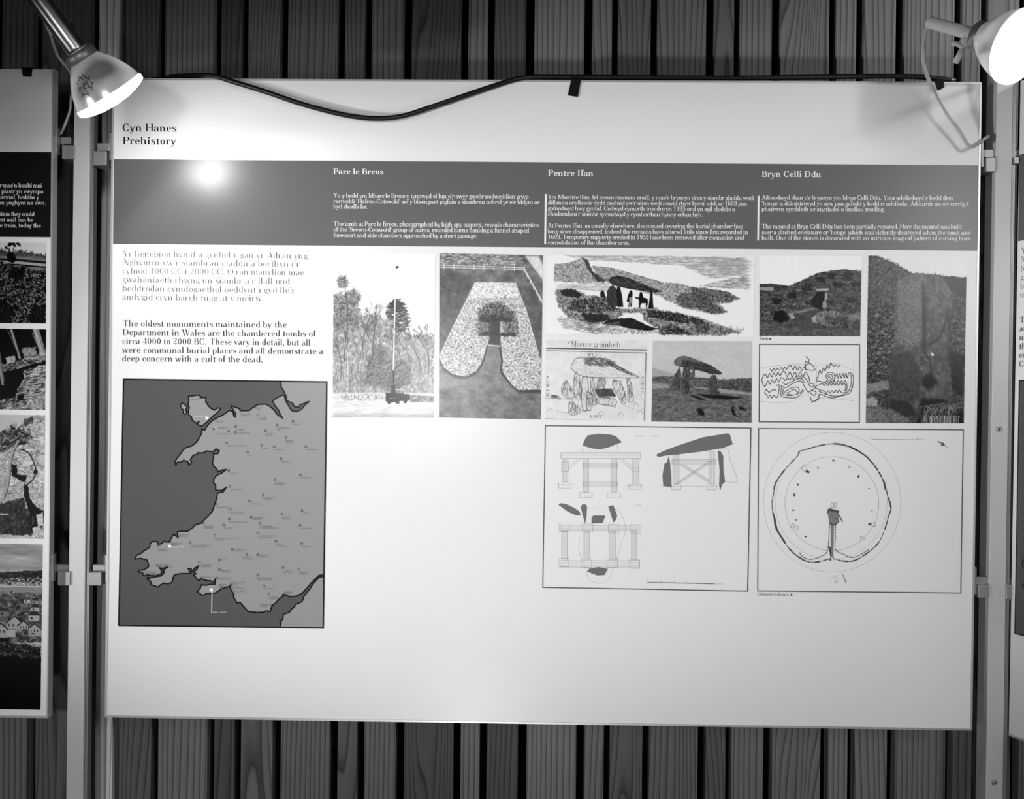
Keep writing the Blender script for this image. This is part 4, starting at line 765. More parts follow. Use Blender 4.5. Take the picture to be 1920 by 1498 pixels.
# ---- map of Wales
Zm = zoomer(200, 700, 2.995)
mapq = Zm([(92, 30), (1238, 45), (1218, 1433), (65, 1418)])
mp_ = flat('map_print', mapq, ink_sea, board, Y2, 'framed map of Wales with a black coastline')
COAST = [(978, 45), (980, 78), (997, 104), (1008, 130), (1010, 152), (1044, 168), (1056, 188), (1080, 190), (1086, 175), (1138, 158), (1108, 184), (1094, 202), (1066, 216), (1040, 210), (1018, 176), (1003, 150), (1000, 132), (990, 120), (962, 134), (932, 153), (944, 180), (966, 208), (972, 226), (988, 252), (962, 234), (942, 208), (915, 184), (892, 172), (858, 174), (836, 180), (802, 208), (756, 209), (738, 194), (722, 192), (698, 181), (700, 190), (712, 206), (724, 228), (722, 246), (714, 238), (708, 214), (688, 208), (664, 226), (640, 240), (616, 250), (596, 264), (566, 292), (549, 320), (534, 312), (533, 338), (520, 362), (494, 396), (472, 410), (452, 414), (430, 428), (418, 448), (398, 472), (384, 494), (388, 516), (398, 498), (412, 500), (432, 488), (456, 496), (462, 516), (476, 500), (470, 482), (486, 460), (508, 455), (512, 446), (540, 447), (562, 436), (600, 438), (614, 424), (632, 434), (624, 451), (600, 452), (600, 480), (593, 500), (602, 524), (616, 534), (626, 553), (650, 543), (674, 540), (646, 560), (618, 572), (602, 592), (600, 612), (612, 630), (612, 656), (642, 658), (672, 640), (654, 666), (622, 674), (618, 706), (604, 742), (592, 776), (566, 806), (542, 828), (528, 842), (502, 848), (480, 868), (456, 886), (396, 890), (399, 918), (374, 904), (356, 938), (346, 948), (322, 944), (304, 958), (290, 960), (284, 946), (258, 944), (244, 956), (242, 976), (210, 996), (196, 1010), (170, 1020), (158, 1042), (190, 1038), (224, 1046), (232, 1062), (236, 1084), (214, 1102), (184, 1106), (176, 1116), (200, 1118), (208, 1138), (228, 1130), (252, 1136), (276, 1136), (300, 1128), (312, 1114), (296, 1090), (310, 1096), (342, 1088), (322, 1100), (322, 1122), (304, 1138), (276, 1142), (252, 1148), (228, 1146), (238, 1158), (248, 1172), (248, 1186), (288, 1200), (302, 1188), (320, 1178), (346, 1182), (362, 1176), (370, 1166), (378, 1134), (400, 1126), (440, 1124), (474, 1122), (464, 1112), (458, 1096), (474, 1096), (478, 1114), (494, 1094), (516, 1080), (508, 1098), (490, 1114), (502, 1126), (486, 1130), (504, 1150), (516, 1164), (530, 1154), (566, 1164), (600, 1170), (612, 1152), (608, 1184), (582, 1184), (556, 1190), (530, 1188), (526, 1206), (508, 1228), (540, 1247), (560, 1236), (612, 1232), (640, 1212), (672, 1202), (692, 1194), (700, 1222), (714, 1240), (712, 1258), (732, 1290), (748, 1286), (770, 1310), (792, 1336), (846, 1344), (880, 1342), (896, 1334), (918, 1338), (930, 1302), (962, 1274), (984, 1254), (992, 1240), (1028, 1254), (1066, 1250), (1094, 1236), (1130, 1200), (1160, 1166), (1192, 1134), (1220, 1130)]
SEVERN = [(1220, 1143), (1196, 1143), (1166, 1174), (1140, 1212), (1108, 1250), (1098, 1280), (1062, 1298), (1026, 1342), (992, 1352), (988, 1382), (972, 1394), (980, 1400), (972, 1428)]
ANGL = [(460, 128), (521, 122), (530, 136), (557, 136), (556, 160), (572, 184), (588, 198), (606, 206), (624, 194), (640, 196), (616, 226), (584, 252), (564, 272), (534, 296), (508, 288), (520, 270), (504, 280), (480, 262), (476, 244), (462, 234), (458, 214), (464, 190), (456, 176), (461, 158)]
HOLY = [(418, 170), (430, 167), (452, 190), (444, 202), (449, 222), (440, 231), (429, 224), (432, 206), (415, 192)]
p = Print(); p.poly(Zm(COAST + [(1238, 45)])); p.poly(Zm(SEVERN + [(1218, 1433)])); p.poly(Zm(ANGL)); p.poly(Zm(HOLY))
p.build('land_area', Y3, ink_land, mp_)
p = Print(); rs = np.random.RandomState(3)
def wob(c):
    c = np.array(c, float); out = [c[0]]
    for a, b in zip(c[:-1], c[1:]):
        n = max(1, int(np.hypot(*(b - a)) / 16))
        for k in range(1, n + 1): out.append(a + (b - a) * k / n + (rs.uniform(-2.2, 2.2, 2) if k < n else 0))
    return out
p.line(Zm(wob(COAST)), 2.7); p.line(Zm(wob(SEVERN)), 2.7); p.line(Zm(wob(ANGL + ANGL[:1])), 2.6); p.line(Zm(wob(HOLY + HOLY[:1])), 2.4); p.disc(*Zm([(232, 1153)])[0], 3)
p.build('coastline', Y4, ink_title, mp_)
p = Print(); p.line([lerp(mapq[i], mapq[(i + 2) % 4], 0.0022) for i in range(4)], 2.8, True); p.build('map_border', Y4, ink_title, mp_)
TOWNS = [(522, 138, 'AMLWCH', -50, 8), (612, 254, 'BANGOR', 4, 14), (601, 312, '', 0, 0), (685, 325, 'CAPEL CURIG', -62, 12), (612, 300, 'LLANBERIS', 12, 3), (725, 299, 'LLANRWST', 0, 14), (723, 332, "BETWS-Y-COED", 10, 1), (752, 212, 'BAE COLWYN/COLWYN BAY', 0, 14), (833, 190, 'Y RHYL/RHYL', 8, 0), (850, 233, 'LLANELWY/ST ASAPH', 0, 14), (1046, 269, 'CHESTER', 0, 14), (957, 290, 'YR WYDDGRUG/MOLD', 0, 14), (893, 322, 'RHUTHUN/RUTHIN', 0, 14), (1006, 361, 'WRECSAM/WREXHAM', 0, 14), (673, 390, 'BLAENAU FFESTINIOG', 0, 14), (870, 405, 'CORWEN', 2, 14), (941, 412, 'LLANGOLLEN', 0, 14), (1118, 411, 'WHITCHURCH', 0, 14), (790, 444, 'BALA', 0, 14), (979, 479, 'OSWESTRY', 0, 14), (686, 545, 'DOLGELLAU', 2, 14), (1088, 569, 'SHREWSBURY', 0, 14), (944, 598, 'Y TRALLWNG/WELSHPOOL', 0, 14), (691, 635, 'MACHYNLLETH', 2, 14), (880, 682, 'Y DRENEWYDD/NEWTOWN', 0, 14), (802, 717, 'LLANIDLOES', 2, 14), (615, 733, 'ABERYSTWYTH', 0, 16), (693, 762, 'PONTARFYNACH/DEVILS BRIDGE', 0, 14), (1097, 769, 'LUDLOW', 0, 14), (984, 790, 'TREFYCLO/KNIGHTON', 0, 14), (811, 808, 'RHAEADR GWY/RHAYADER', 9, 0), (688, 818, 'PONTRHYDFENDIGAID', 0, 14), (543, 842, 'ABERAERON/ABERAERON', 0, 14), (658, 851, 'TREGARON', 0, 14), (860, 842, 'LLANDRINDOD/LLANDRINDOD WELLS', 2, 14), (1086, 853, 'LEOMINSTER', 0, 14), (400, 921, 'ABERTEIFI/CARDIGAN', 4, -18), (607, 910, 'LLANBEDR PONT STEFFAN/LAMPETER', 2, 14), (851, 896, 'LLANFAIR YM MUALLT/BUILTH WELLS', 0, 14), (356, 945, 'TREFDRAETH/NEWPORT', 4, 6), (468, 949, 'CASTELL NEWYDD EMLYN/NEWCASTLE EMLYN', 2, 14), (951, 943, 'Y GELLI/HAY ON WYE', 0, 14), (1095, 955, 'HEREFORD', 0, 14), (288, 971, 'ABERGWAUN/FISHGUARD', 0, 14), (704, 988, 'LLANYMDDYFRI/LLANDOVERY', 6, -3), (786, 1017, 'PONTSENNI/SENNYBRIDGE', -26, 12), (847, 1018, 'ABERHONDDU/BRECON', 8, 0), (633, 1048, 'LLANDEILO', 0, -10), (521, 1059, 'CAERFYRDDIN/CARMARTHEN', 2, 14), (284, 1080, 'HWLFFORDD/HAVERFORDWEST', 10, -7), (633, 1102, 'RHYDAMAN/AMMANFORD', 9, 0), (990, 1091, 'Y FENNI/ABERGAVENNY', 0, 14), (1080, 1099, 'TREFYNWY/MONMOUTH', 0, 14), (260, 1130, 'ABERDAUGLEDDAU/MILFORD HAVEN', -58, -18), (847, 1132, 'MERTHYR TUDFUL/MERTHYR TYDFIL', 0, 14), (528, 1152, 'PORTH TYWYN', 0, -10), (616, 1150, 'PONTARDDULAIS/PONTARDULAIS', 6, -5), (700, 1180, 'CASTELL NEDD/NEATH', 6, -8), (644, 1203, 'ABERTAWE/SWANSEA', -16, -20), (695, 1192, 'LLANSAWEL/BRITON FERRY', 10, 5), (702, 1219, 'PORT TALBOT', 8, 4), (882, 1193, 'GELLIGAER', 0, 14), (910, 1239, 'CAERFFILI/CAERPHILLY', 0, 14), (992, 1243, 'CASNEWYDD/NEWPORT', 0, -18), (926, 1300, 'CAERDYDD/CARDIFF', -64, -4)]
pr, pt = Print(), Print()
for x, y, nm, dx, dy in TOWNS:
    a, b = Zm([(x, y)])[0]; pr.ring(a, b, 1.9, 0.85, 10)
    for k, ln in enumerate(nm.split('/')):
        if ln:
            tx, ty = Zm([(x + dx, y + dy + 6 + k * 9)])[0]; pt.text(ln, tx, tx + len(ln) * 2.02, ty, ty + 0.1, 2.2, FONT_M, 0.8)
pr.build('town_markers', Y4, ink_title, mp_)['kind'] = 'stuff'; pt.build('town_names', Y4, ink_body, mp_)['kind'] = 'stuff'
p = Print()
for x, y, r in ((563, 251, 8), (612, 301, 7), (354, 970, 8), (587, 1216, 9)): p.poly(Zm([(x - r, y - r), (x + r, y - r), (x + r, y + r), (x - r, y + r)]))
p.line(Zm([(592, 1220), (590, 1344)]), 1.5)
for t_, x, y, L_ in (('BRYN CELLI DDU', 490, 243, 74), ('PENTRE IFAN', 364, 978, 66), ('PARC LE BREOS', 594, 1346, 76)): a, b = Zm([(x, y)])[0]; p.text(t_, a, a + L_ / 2.995, b, b, 2.3, FONT_B, 0.8)
p.build('tomb_markers', Y4, ink_white, mp_, 'white squares and white names marking the three tombs')['kind'] = 'stuff'

# ---- photographs
def pq(z, *q): return z(list(q))
photo_mast().build('mast_photograph', pq(Z7, (68, 62), (910, 68), (895, 1425), (60, 1420)), board, Y2, 'pale photograph of a tall mast on a vehicle before bare trees')
photo_cairn().build('cairn_photograph', pq(Z7, (942, 65), (1797, 82), (1780, 1437), (938, 1422)), board, Y2, 'aerial photograph of a white stone cairn with a dark cross-shaped chamber')
photo_engraving().build('landscape_engraving', pq(Z8, (66, 76), (1785, 90), (1777, 750), (60, 737)), board, Y2, 'engraving of riders standing under a capstone in hilly moorland')
old = photo_old_drawing().build('antiquarian_drawing', pq(Z8, (60, 780), (893, 790), (885, 1448), (50, 1435)), board, Y2, 'old ink drawing of a dolmen with compass words at its edges')
p = Print(); zz = zoomer(1010, 460, 4.405)
def zt(txt, x0, x1, y0, y1, cap, font): (a, b), (c, d) = zz([(x0, y0), (x1, y1)]); p.text(txt, a, c, b, d, cap, font)
def insc():
    global p
    p.build('inscription', Y3, ink_body, old); p = Print()
zt("Maen y gromlech", 262, 682, 836, 842, 10.5, FONT_T); p.disc(*zz([(250, 805)])[0], 1.2); insc(); zt('WEST', 400, 518, 918, 918, 5.8, FONT_M); insc(); zt('EAST', 425, 522, 1424, 1426, 5.4, FONT_M); insc()
def turned(txt, x, y0, y1, cap, sgn):
    """lettering running down (sgn 1) or up (sgn -1) the side of the drawing"""
    q = Print(); L_ = abs(y1 - y0) / 4.405; q.text(txt, 0, L_, 0, 0, cap, FONT_M); (a, b), = zz([(x, y0)]); k = len(p.v)
    p.v.extend([(a - vv * sgn, b + uu * sgn) if sgn > 0 else (a + vv * -sgn, b - uu) for uu, vv in q.v]); p.f.extend([tuple(i + k for i in f_) for f_ in q.f])
turned('SOWTH', 62, 1078, 1245, 5.2, 1); insc(); turned('NORTH', 845, 1078, 1225, 5.2, 1)
p.build('inscription', Y3, ink_body, old)
photo_dolmen().build('dolmen_photograph', pq(Z8, (942, 790), (1762, 792), (1758, 1465), (930, 1455)), board, Y2, 'photograph of a dolmen with a tilted capstone on open moor')
photo_mound().build('mound_photograph', pq(Z9, (62, 85), (908, 90), (893, 752), (60, 748)), board, Y2, 'photograph of a grassy mound with a dark tomb entrance')
photo_standing_stone().build('standing_stone_photograph', pq(Z9, (962, 85), (1775, 92), (1750, 1470), (940, 1468)), board, Y2, 'tall photograph of a carved standing stone in rough grass')

# ---- spiral stone drawing
g = flat('carving_drawing', pq(Z9, (60, 815), (890, 818), (888, 1465), (57, 1460)), paper, board, Y2, 'small framed line drawing of winding carved lines')
p = Print(); p.line(pq(Z9, (62, 818), (888, 820), (886, 1463), (59, 1458)), 2.0, True); p.build('drawing_border', Y3, ink_frame, g)
p = Print()
def wave(x0, y0, x1, y1, n, amp): return [(x0 + (x1 - x0) * i / (2 * n), y0 + (y1 - y0) * i / (2 * n) + (amp if i % 2 else -amp)) for i in range(2 * n + 1)]
LN = lambda pts, wd=1.5: p.line(Z9(pts), wd, smooth=4)
LN(wave(150, 1032, 300, 1012, 5, 10) + wave(320, 1010, 430, 1020, 3, 18) + [(445, 1030), (440, 1000), (480, 975), (520, 1030), (440, 1025)])
LN([(445, 918), (470, 945), (465, 970), (440, 960), (445, 1030)])
LN([(90, 1150), (82, 1110), (95, 1075)] + wave(110, 1080, 250, 1060, 4, 16) + wave(270, 1065, 440, 1065, 4, 20))
LN([(90, 1150), (110, 1165)] + wave(130, 1135, 240, 1110, 3, 16) + wave(260, 1110, 430, 1085, 5, 10))
LN([(445, 1045), (470, 1090), (480, 1140), (510, 1140), (505, 1165), (480, 1165), (450, 1110), (430, 1090)])
LN([(200, 1160), (225, 1155), (215, 1240), (200, 1258)] + wave(180, 1250, 120, 1245, 2, 12) + [(104, 1220), (120, 1190), (140, 1215), (170, 1195), (200, 1195)])
LN([(245, 1160), (240, 1240), (290, 1258), (370, 1255), (430, 1200)]); LN([(262, 1180), (258, 1230), (330, 1240), (400, 1215), (420, 1190)]); LN([(240, 1160), (280, 1175), (340, 1140), (400, 1120), (430, 1160), (455, 1200), (475, 1210), (530, 1170)]); LN([(270, 1215), (310, 1185), (370, 1170), (390, 1195), (375, 1215), (350, 1190), (290, 1225), (330, 1235)])
LN([(250, 1130), (280, 1150), (330, 1125), (400, 1100), (440, 1140)]); LN([(530, 1120), (545, 1080)] + wave(560, 1050, 650, 990, 3, 18) + wave(660, 990, 725, 1000, 2, 7))
LN([(530, 1120), (570, 1125), (600, 1135)] + wave(620, 1130, 770, 1130, 5, 12) + [(785, 1160), (775, 1215), (740, 1215)] + wave(720, 1205, 600, 1215, 4, 10) + [(560, 1195), (520, 1175)])
LN([(520, 1165), (560, 1150)] + wave(580, 1150, 760, 1145, 6, 10) + [(775, 1170), (765, 1205)])
sp = [(643 + (6 + 3.6 * a) * math.cos(a), 1085 + (6 + 3.6 * a) * math.sin(a)) for a in np.linspace(0, 14, 44)]
p.line(Z9([(x * 0.8 + 643 * 0.2, y * 0.8 + 1085 * .2) for x, y in sp]), 1.4)
LN([(680, 1105)] + wave(700, 1080, 800, 1075, 4, 20) + [(825, 1060), (838, 1100), (825, 1190), (780, 1235), (670, 1245), (600, 1225), (550, 1205)]); LN([(815, 1070), (822, 1110), (810, 1180), (770, 1225), (660, 1262), (560, 1230), (540, 1270), (490, 1298)])
LN([(490, 1195), (530, 1215), (510, 1240), (480, 1215)]); LN([(480, 1250), (500, 1290), (550, 1270), (560, 1235)])
p.build('carving_lines', Y3, ink_frame, g)
p = Print()
for q in ([(70, 1010), (300, 985), (420, 980), (520, 990), (600, 985), (720, 980), (830, 1030), (868, 1032)], [(65, 1288), (200, 1300), (320, 1290), (460, 1230), (560, 1260), (700, 1270), (840, 1285)], [(525, 960), (535, 1080), (525, 1200)], [(840, 940), (838, 1120), (800, 1230)]): p.line(Z9(q), 0.5, smooth=4)
p.build('outline_hairlines', Y3, ink_mid, g)

# ---- timber support plan
Zi = zoomer(1010, 790, 4.539)
g = flat('support_plan', pq(Zi, (52, 32), (1811, 52), (1783, 1450), (30, 1417)), paper, board, Y2, 'framed plan and sections of a dolmen propped on timber frames')
p = Print(); p.line(pq(Zi, (57, 37), (1806, 57), (1778, 1445), (35, 1413)), 2.0, True); p.build('drawing_border', Y3, ink_frame, g)
for q in ([(372, 205), (395, 150), (420, 118), (510, 105), (610, 112), (655, 125), (710, 178), (660, 195), (600, 220), (520, 240), (450, 230)], [(1005, 280), (1080, 245), (1200, 200), (1400, 135), (1600, 102), (1625, 105), (1652, 195), (1560, 230), (1380, 258), (1200, 280), (1080, 292), (1020, 304), (1005, 295)],
          [(1108, 290), (1118, 350), (1130, 480), (1130, 562), (1060, 552), (1053, 460), (1070, 360), (1090, 350)], [(1522, 252), (1545, 250), (1572, 295), (1572, 400), (1587, 515), (1560, 540), (1545, 592), (1535, 540), (1540, 420), (1530, 320)],
          [(167, 710), (185, 696), (240, 705), (310, 740), (350, 770), (358, 800), (320, 800), (250, 770)], [(358, 730), (370, 706), (400, 706), (412, 722), (408, 810), (395, 872), (375, 800)], [(592, 722), (635, 712), (668, 800), (660, 835), (636, 862)], [(450, 820), (465, 800), (568, 802), (545, 866), (450, 868)], [(410, 1278), (430, 1252), (510, 1240), (590, 1255), (560, 1308), (500, 1312)]):
    p = Print(); p.poly(Zi(q)); p.build('stone_shape', Y3, ink_plan, g)
p = Print(); p.line(Zi([(928, 1370), (1493, 1383)]), 1.5); p.build('scale_bar', Y3, ink_plan, g)
p = Print(); rs = np.random.RandomState(5)
def rect_l(x0, y0, x1, y1, hatch=0, vert=False, wd=0.55):
    p.line(Zi([(x0, y0), (x1, y0), (x1, y1), (x0, y1)]), wd, True)
    for i in range(hatch):
        t_ = (i + 1) / (hatch + 1)
        p.line(Zi([(x0 + (x1 - x0) * t_, y0), (x0 + (x1 - x0) * t_, y1)] if vert else [(x0, y0 + (y1 - y0) * t_), (x1, y0 + (y1 - y0) * t_)]), 0.35)
rect_l(188, 265, 866, 315, 3)
for x0, x1, y0, y1 in ((205, 248, 315, 515), (800, 848, 320, 525), (382, 424, 315, 600), (618, 664, 315, 600)): rect_l(x0, y0, x1, y1, 4, True)
for x0, y0, x1, y1 in ((195, 345, 255, 425), (793, 395, 852, 430)): rect_l(x0, y0, x1, y1, 0)
rect_l(376, 355, 670, 395, 3); rect_l(376, 512, 670, 550, 3)
for q in ([(360, 318), (250, 410)], [(335, 318), (250, 385)], [(682, 318), (793, 410)], [(710, 318), (793, 380)]): p.line(Zi(q), 0.6)
for x0, y0, x1, y1 in ((170, 525, 274, 568), (768, 537, 874, 578), (350, 605, 456, 648), (585, 610, 696, 652), (1132, 542, 1210, 583), (1430, 542, 1512, 583)):
    rect_l(x0, y0, x1, y1)
    for k in range(14): a, b = Zi([(rs.uniform(x0 + 5, x1 - 5), rs.uniform(y0 + 5, y1 - 5))])[0]; p.disc(a, b, 0.4, 5)
for k in range(60): x = rs.uniform(385, 655); y = 262 - rs.uniform(2, 40) * (0.5 + abs(x - 520) / 300); a, b = Zi([(x, y)])[0]; p.disc(a, b, 0.35, 5)
p.line(Zi([(378, 215), (366, 262)]), 0.5); p.line(Zi([(664, 190), (676, 262)]), 0.5); p.line(Zi([(140, 540), (305, 540)]), 0.4); p.line(Zi([(735, 550), (890, 550)]), 0.4)
rect_l(1135, 325, 1508, 368, 4)
for x0, x1, y0, y1 in ((1150, 1194, 283, 535), (1450, 1496, 255, 535)): rect_l(x0, y0, x1, y1, 4, True)
for q in ([(1160, 535), (1450, 335)], [(1185, 535), (1480, 340)], [(1200, 370), (1455, 525)], [(1240, 372), (1455, 500)], [(1170, 535), (1465, 338)], [(1220, 372), (1455, 512)]): p.line(Zi(q), 0.6)
p.line(Zi([(1570, 232), (1610, 240), (1630, 330), (1690, 510), (1590, 512)]), 0.5, smooth=3); p.line(Zi([(1040, 552), (1525, 552)]), 0.4)
rect_l(185, 885, 855, 930, 3); rect_l(180, 1185, 855, 1240, 3)
for x0, x1 in ((196, 243), (385, 432), (607, 655), (790, 834)): rect_l(x0, 935, x1, 1185, 4, True)
for x0, y0 in ((174, 865), (372, 872), (592, 876), (780, 880), (168, 1165), (362, 1170), (582, 1172), (772, 1178)): p.line(Zi([(x0, y0), (x0 + 88, y0), (x0 + 88, y0 + 72), (x0, y0 + 72)]), 0.5, True)
for k in range(6): x, y = 928 + 113 * k, 1370 + 2.6 * k; p.line(Zi([(x, y), (x, y - 20)]), 0.5)
a, b = Zi([(820, 130)])[0]; p.text('SECTION', a, a + 18, b, b, 2.4, FONT_M); a, b = Zi([(950, 131)])[0]; p.text('SECTION', a, a + 18, b, b, 2.4, FONT_M); a, b = Zi([(820, 719)])[0]; p.text('PLAN', a, a + 11, b, b, 2.4, FONT_M); a, b = Zi([(1503, 1386)])[0]; p.text('METRES', a, a + 14, b, b + .2, 2.2, FONT_M)
p.build('timber_lines', Y3, ink_line, g)['kind'] = 'stuff'
p = Print()
p.dashed(catmull(Zi([(410, 740), (590, 738), (690, 770), (740, 920), (700, 1040), (660, 1190), (600, 1330), (520, 1378), (430, 1345), (400, 1250), (340, 1090), (360, 960)]), 6), 0.5, 2.2, 1.3); p.build('dotted_outline', Y3, ink_line, g)

# ---- enclosure plan
Zj = zoomer(1410, 790, 4.407)
g = flat('enclosure_plan', pq(Zj, (50, 54), (1751, 65), (1730, 1423), (42, 1406)), paper, board, Y2, 'framed plan of a round ditched enclosure with a central passage')
p = Print(); p.line(pq(Zj, (55, 59), (1746, 70), (1725, 1418), (47, 1401)), 2.0, True); p.build('drawing_border', Y3, ink_frame, g)
RINGP = [(640, 1135), (560, 1158), (500, 1163), (440, 1152), (370, 1110), (310, 1055), (250, 970), (205, 890), (190, 820), (170, 740), (165, 660), (180, 590), (185, 540), (210, 480), (270, 400), (320, 345), (380, 280), (392, 248), (460, 228), (560, 200), (660, 184), (760, 195), (850, 230), (930, 280), (1000, 350), (1060, 440), (1100, 530), (1120, 610), (1148, 715), (1125, 790), (1105, 870), (1060, 980), (1010, 1040), (950, 1090), (880, 1135), (820, 1155), (740, 1152), (685, 1135)]
p = Print(); rs = np.random.RandomState(9); c_ = catmull(RINGP, 5)
p.line(Zj(c_), 0.7)
i = 0
while i < len(c_) - 4:
    n = rs.randint(1, 4); p.line(Zj([c_[i], c_[min(i + n, len(c_) - 1)]]), rs.uniform(1.4, 3.1)); i += n + (1 if rs.rand() < 0.45 else 0)
for q, w_ in (([(188, 810), (192, 850), (205, 895)], 4), ([(1090, 500), (1102, 560)], 3.6), ([(210, 905), (265, 990)], 3.4), ([(800, 205), (880, 245), (960, 300)], 2.6)): p.line(Zj(q), w_)
for q in ([(390, 1085), (430, 1125), (490, 1140), (560, 1120), (610, 1090), (630, 1030), (636, 940), (640, 860)], [(690, 860), (688, 960), (690, 1060), (760, 1100), (820, 1125), (890, 1105), (970, 1055)]): p.dashed(catmull(Zj(q), 5), 1.5, 4.2, 2.0)
for q in ([(632, 715), (722, 738), (715, 758), (640, 740)], [(628, 720), (640, 735), (628, 770), (617, 765)], [(718, 765), (752, 828), (744, 832), (710, 770)], [(628, 835), (650, 858), (690, 858), (722, 830), (710, 830), (680, 848), (640, 840)], [(628, 1030), (648, 1120), (640, 1150), (655, 1150), (655, 1040)], [(668, 1040), (668, 1120), (700, 1150), (665, 1128)],
          [(450, 400), (478, 415), (470, 430), (440, 420)], [(958, 850), (970, 838), (985, 842), (985, 858), (962, 860)], [(1575, 170), (1600, 205), (1560, 200)]): p.poly(Zj(q))
p.line(Zj([(1538, 166), (1585, 192)]), 2)
for x, y, rx, ry in ((672, 324, 11, 8), (880, 455, 9, 12), (378, 524, 9, 10), (350, 606, 8, 14), (341, 733, 8, 9), (364, 815, 6, 6), (443, 952, 12, 7), (967, 554, 7, 5), (697, 803, 6, 6)): p.poly(Zj([(x + rx * math.cos(a), y + ry * math.sin(a)) for a in np.linspace(0, 5.6, 9)]))
for k in range(6): a, b = Zj([(748 + 5 * k, 1262 + 13 * k)])[0]; p.disc(a, b, 1.2, 6)
p.build('stone_ring', Y4, ink_frame, g)['kind'] = 'stuff'
p = Print()
p.poly(Zj([(640, 735), (712, 755), (722, 830), (685, 852), (640, 840), (628, 780)])); p.poly(Zj([(650, 850), (678, 850), (672, 1120), (650, 1125)])); p.build('chamber_fill', Y3, ink('mid_grey_ink', 128), g)
p = Print()
ell = lambda cx, cy, rx, ry, n=60: [(cx + rx * math.cos(a), cy + ry * math.sin(a)) for a in np.linspace(0, 2 * math.pi, n)]
p.dashed(Zj(ell(662, 668, 568, 577)), 0.6, 2.4, 1.6); p.dashed(Zj(ell(655, 668, 462, 475)), 0.5, 2.0, 1.2); p.dashed(Zj(ell(660, 680, 388, 388)), 0.6, 5, 0.8)
for q in ([(405, 385), (430, 362), (450, 375), (455, 405), (430, 412)], [(990, 836), (1015, 840), (1018, 865), (995, 868), (985, 850)], [(660, 672), (672, 680), (672, 710), (658, 712), (650, 690)], [(682, 668), (698, 680), (696, 712), (680, 712), (676, 690)], [(895, 955), (915, 952), (930, 975), (900, 982)], [(312, 870), (340, 840), (350, 860), (325, 880)], [(340, 885), (360, 862), (385, 870), (375, 900)], [(540, 376), (552, 380), (550, 392), (538, 388)], [(796, 368), (814, 374), (808, 384), (796, 380)], [(985, 732), (998, 736), (988, 748)], [(683, 1300), (705, 1305), (705, 1330), (685, 1326)]): p.line(Zj(q), 0.8, True)
p.dashed(Zj([(640, 1298), (720, 1272)]), 0.6, 1.5, 1.2)
p.line(Zj([(992, 128), (992, 148), (1365, 152), (1365, 132)]), 0.9); p.line(Zj([(1180, 132), (1180, 150)]), 0.6)
a, b = Zj([(1374, 154)])[0]; p.text('METRES', a, a + 14, b, b, 2.3, FONT_M); a, b = Zj([(1602, 228)])[0]; p.text('N', a, a + 5, b, b, 4.6, FONT_M)
p.build('plan_hairlines', Y3, ink_line, g)['kind'] = 'stuff'

# ------------------------------------------------------------------ left-hand board
YL = -0.024
lb = thing('information_board', 'narrow slice of white display board with black band, cut by the left edge', 'display board', P(0, 1344, YL), 'display boards on the slatted wall')
slab('panel', [(-420, 1337), (87, 1345), (98, 130), (-420, 127.5)], YL, YL + 0.018, paper, lb)
slab('edge_strip', [(87, 1346.5), (89.5, 1346.5), (100.5, 128.5), (98, 128.5)], YL - 0.001, YL + 0.019, edge_m, lb)
slab('edge_strip', [(-420, 1337.5), (87, 1342.5), (87, 1346.5), (-420, 1341)], YL - 0.0014, YL + 0.019, edge_m, lb)
a1, a2, a3 = YL - 0.0002, YL - 0.0004, YL - 0.001
flat('title_band', [(-420, 283), (96, 285), (94.8, 445), (-420, 441)], ink_dark, lb, a1, 'black band with white text')
p = Print()
for t_, x0, x1, yb in (("Oherwydd hyn, fe'r mae'n bosibl mai", -79, 79, 351.2), ("mae'r hen waith plastr yn cwympo", -72, 81.3, 362.4), ("o'r muriau yn bennaf, heddiw y", -66, 73.7, 373), ("teithia'r trên yn fan ynghynt na sŵn.", -79, 86.7, 383.6), ("In their original condition they could", -90, 65, 404.8), ("be seen from the west wall can be", -88, 62.5, 415.5), ("reached by the train, today the", -62, 77, 426.2)): p.text(t_, x0, x1, yb - 0.6, yb + 0.2, 8.0, FONT_P)
p.build('band_paragraph', a2, ink_white, lb)
photo_hillside().build('hillside_photograph', [(-110, 453), (87, 455.5), (86, 606.5), (-110, 604)], lb, a2, 'dark photograph of a lone tree above a bramble-covered hillside')
photo_quarry().build('timber_photograph', [(-110, 614.5), (86.5, 617.5), (84.5, 768.5), (-110, 766)], lb, a2, 'photograph of timbers leaning on pale broken rock')
photo_ruin().build('cracked_wall_photograph', [(-110, 776), (84.5, 778.5), (82, 1010), (-110, 1008)], lb, a2, 'photograph of a cracked stone wall with roots')
photo_town().build('town_photograph', [(-110, 1018), (80, 1020.5), (76, 1331), (-110, 1328)], lb, a2, 'photograph of a town and hill beyond a dark slope')

